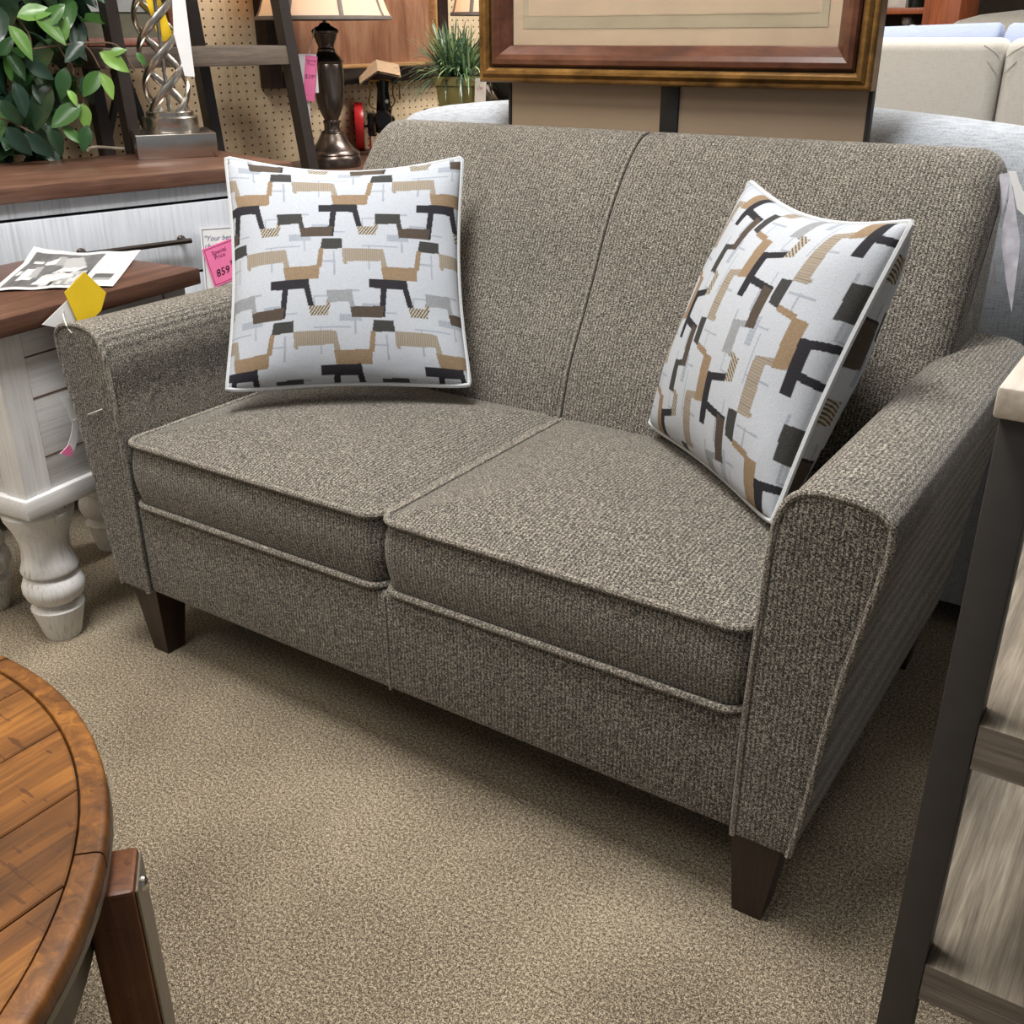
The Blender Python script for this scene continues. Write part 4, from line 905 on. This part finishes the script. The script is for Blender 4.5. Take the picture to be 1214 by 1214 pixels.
ud = MB(); ud.lathe([(0, .418), (.499, .418), (.499, .438), (0, .438)], n=72); ud.obj('underside', plain('dark_groove', (40, 22, 12), .8), CTB)
for k_ in range(8):
    a0 = math.radians(46.3)+2*PI*k_/8; prof = [(RI+.0008, .427), (RI+.0008, .4485), (RI+.002, .45), (.516, .4497), (.5205, .4485), (.5228, .4455), (.5235, .441), (.5235, .429), (.522, .427), (RI+.001, .427)]
    ns = 14; aa = np.linspace(a0+.0022, a0+2*PI/8-.0022, ns); m = MB()
    m.loft([[(r*math.cos(a), r*math.sin(a), z) for r, z in prof] for a in aa]); m.obj('rim_segment', M_RUSTX, CTB, 40)
M_STEEL = plain('aged_steel', (120, 112, 100), .42, .7, var=.12)
m = MB(); m.lathe([(.505, .419), (.5235, .419), (.5245, .423), (.5235, .427), (.505, .427), (.505, .419)], n=96); m.obj('steel_band', M_STEEL, CTB, 40)
m = MB(); m.lathe([(.490, .335), (.497, .335), (.497, .419), (.490, .419), (.490, .335)], n=96); m.obj('steel_apron', plain('dull_steel_apron', (104, 96, 84), .5, .5), CTB, 40)
for k_ in range(4):
    a0 = math.radians(48.2)+PI/2*k_; Mr = Matrix.Rotation(a0, 4, 'Z')
    l = MB(); l.box(.4985, .544, -.0315, .0315, 0, .408, .004, 2, Mr); lo = l.obj('leg', M_RUSTD, CTB)
    p = MB(); p.box(.544, .547, -.027, .027, .0, .404, .001, 1, Mr); po = p.obj('steel_plate', M_STEEL, lo)
    b = MB(); b.lathe([(0, 0), (.008, 0), (.007, .003), (.004, .005), (0, .0055)], (0, 0, 0), 12, Mr @ Matrix.Translation((.547, 0, .388)) @ Matrix.Rotation(PI/2, 4, 'Y')); b.obj('bolt', M_NICKEL, po)
    s_ = MB(); s_.box(.30, .4982, -.03, .03, .06, .11, .003, 2, Mr); s_.obj('stretcher', M_RUSTD, CTB)
m = MB(); m.lathe([(0, .115), (.38, .115), (.385, .12), (.385, .14), (.38, .145), (0, .145)], n=64); m.obj('lower_shelf', M_RUST, CTB, 40)

# ================================================================== paper tags on the loveseat
def vplane(c):
    c = Vector(c); d = Vector(CAM)-c; d.z = 0; d.normalize(); return c, d
def cutout(name, label, cat, c, off, pix, mat, bend=0, th=.0012, extra=None):
    c, d = vplane(c); P = [at(x, y, pl=(tuple(d), d.dot(c)+off)) for x, y in pix]; o = P[0]
    m = MB(); F = [tuple(p-o) for p in P]; m.loft([F, [tuple(Vector(p)-d*th) for p in F]]); ob = m.obj(name, mat, None, 0); ob.location = o; return tag(ob, label, cat), c, d
M_YEL = plain('yellow_card', (246, 208, 36), .5, var=.03)
def side_tag(name, label, pix, X, mat, parts=()):
    P = [at(x, y, X=X) for x, y in pix]; o = P[0]; F = [p-o for p in P]; m = MB()
    m.loft([[tuple(p) for p in F], [tuple(p-Vector((.001, 0, 0))) for p in F]]); ob = m.obj(name, mat, None, 0); ob.location = o; return tag(ob, label, 'tag')
side_tag('yellow_tag', 'yellow square tag standing on its corner behind the left arm top', ((100, 322), (126, 347), (120, 368), (97, 392), (76.5, 347)), -.750, M_YEL)
side_tag('white_tag', 'white tag below the yellow tag on the loveseat left arm', ((82, 354), (112, 378), (100, 400), (78, 396), (66, 388), (50, 385)), -.754, M_PAPER)
def stringy(label, pts3, r=.0011):
    o = Vector(pts3[0]); m = MB(); m.tube(spline([Vector(p)-o for p in pts3], 6), r, 6); ob = m.obj('tag_string', M_STRING); ob.location = o; return tag(ob, label, 'string')
c, d = vplane((-.70, -.012, .64))
pl0 = lambda x, y, off=0: at(x, y, pl=(tuple(d), d.dot(c)+off))
stringy('white string looped over the left arm front from the white tag', [at(75.5, 367, X=-.752), at(75.5, 376, X=-.748), at(78, 384, Y=-.010), at(81, 390, Y=-.009), at(85.5, 395, Y=-.007)])
ct = side_tag('curled_tag', 'curled white tag hanging outside the loveseat left arm', ((70, 470), (90, 472), (92, 500), (92, 522), (88, 534), (84, 541), (71, 538), (80, 529), (85, 514), (86, 502), (80, 486)), -.757, M_PAPER)
o_ = ct.location; P = [at(x, y, X=-.756)-o_ for x, y in ((72, 537.5), (82, 527), (86, 533), (84, 542))]
m = MB(); m.loft([[tuple(p) for p in P], [tuple(p+Vector((.0008, 0, 0))) for p in P]]); m.obj('pink_corner', M_PINK, ct, 0, 'pink lower corner')
stringy('short white string tying the curled tag to the left arm front', [at(87, 498, X=-.750), at(101, 493, X=-.738), at(106, 491, Y=-.012), at(121, 485, Y=-.0075)])
# price papers hanging at the right end of the loveseat back
z7 = lambda L: [(1114+x/4.05, 180+y/4.05) for x, y in L]
M_PLAV = plain('lavender_grey_print', (206, 204, 214), .5, var=.25, scale=45)
cutout('price_sheet', 'grey printed sheet nearest the back among papers at the loveseat right end', 'paper', (.685, .80, .85), 0, z7([(288, 108), (338, 100), (322, 215), (296, 320), (286, 250)]), M_PLAV)
cutout('price_sheet', 'long folded grey and white paper hanging lowest at the loveseat right end', 'paper', (.685, .80, .85), .012, z7([(338, 112), (352, 200), (386, 430), (378, 520), (345, 772), (318, 620), (296, 440), (302, 360), (330, 230)]), M_PLAV)
cutout('price_sheet', 'white paper flaring to the right at the loveseat right end', 'paper', (.685, .80, .85), .02, z7([(330, 95), (368, 95), (380, 140), (412, 210), (412, 310), (372, 275), (352, 170)]), M_PAPER)
cutout('price_sheet', 'narrow white paper slip against the loveseat back edge', 'paper', (.685, .80, .85), -.008, z7([(262, 500), (270, 560), (258, 665), (243, 682), (252, 600)]), M_PAPER)

# ================================================================== light
w = bpy.data.worlds.new('world'); SC.world = w; w.use_nodes = True
w.node_tree.nodes['Background'].inputs['Color'].default_value = (.78, .88, 1, 1); w.node_tree.nodes['Background'].inputs['Strength'].default_value = .16
def troffer(x, y, p, sx=.6, sy=1.2, c=(1, .985, .96)):
    l = bpy.data.lights.new('ceiling_lamp', 'AREA'); l.shape = 'RECTANGLE'; l.size = sx; l.size_y = sy; l.energy = p; l.color = c
    o = bpy.data.objects.new('ceiling_lamp', l); COL.objects.link(o); o.location = (x, y, 2.97)
for x, y, p in ((-.15, -.25, 66), (-.6, 2.4, 50), (.9, 2.6, 34), (-.5, -1.9, 22), (2.4, 4.4, 40)): troffer(x, y, p)
for R_, z_, e_ in ((UL, zs0+.12, 9), (L2, hz+.10, 5)):
    l = bpy.data.lights.new('bulb', 'POINT'); l.energy = e_; l.color = (1, .84, .64); l.shadow_soft_size = .03
    o = bpy.data.objects.new('bulb', l); COL.objects.link(o); o.location = R_.location+Vector((0, 0, z_+.06)); o.parent = None
SC.view_settings.view_transform = 'Standard'; SC.view_settings.look = 'None'; SC.view_settings.gamma = 1; SC.view_settings.exposure = 0.55
SC.view_settings.use_curve_mapping = False
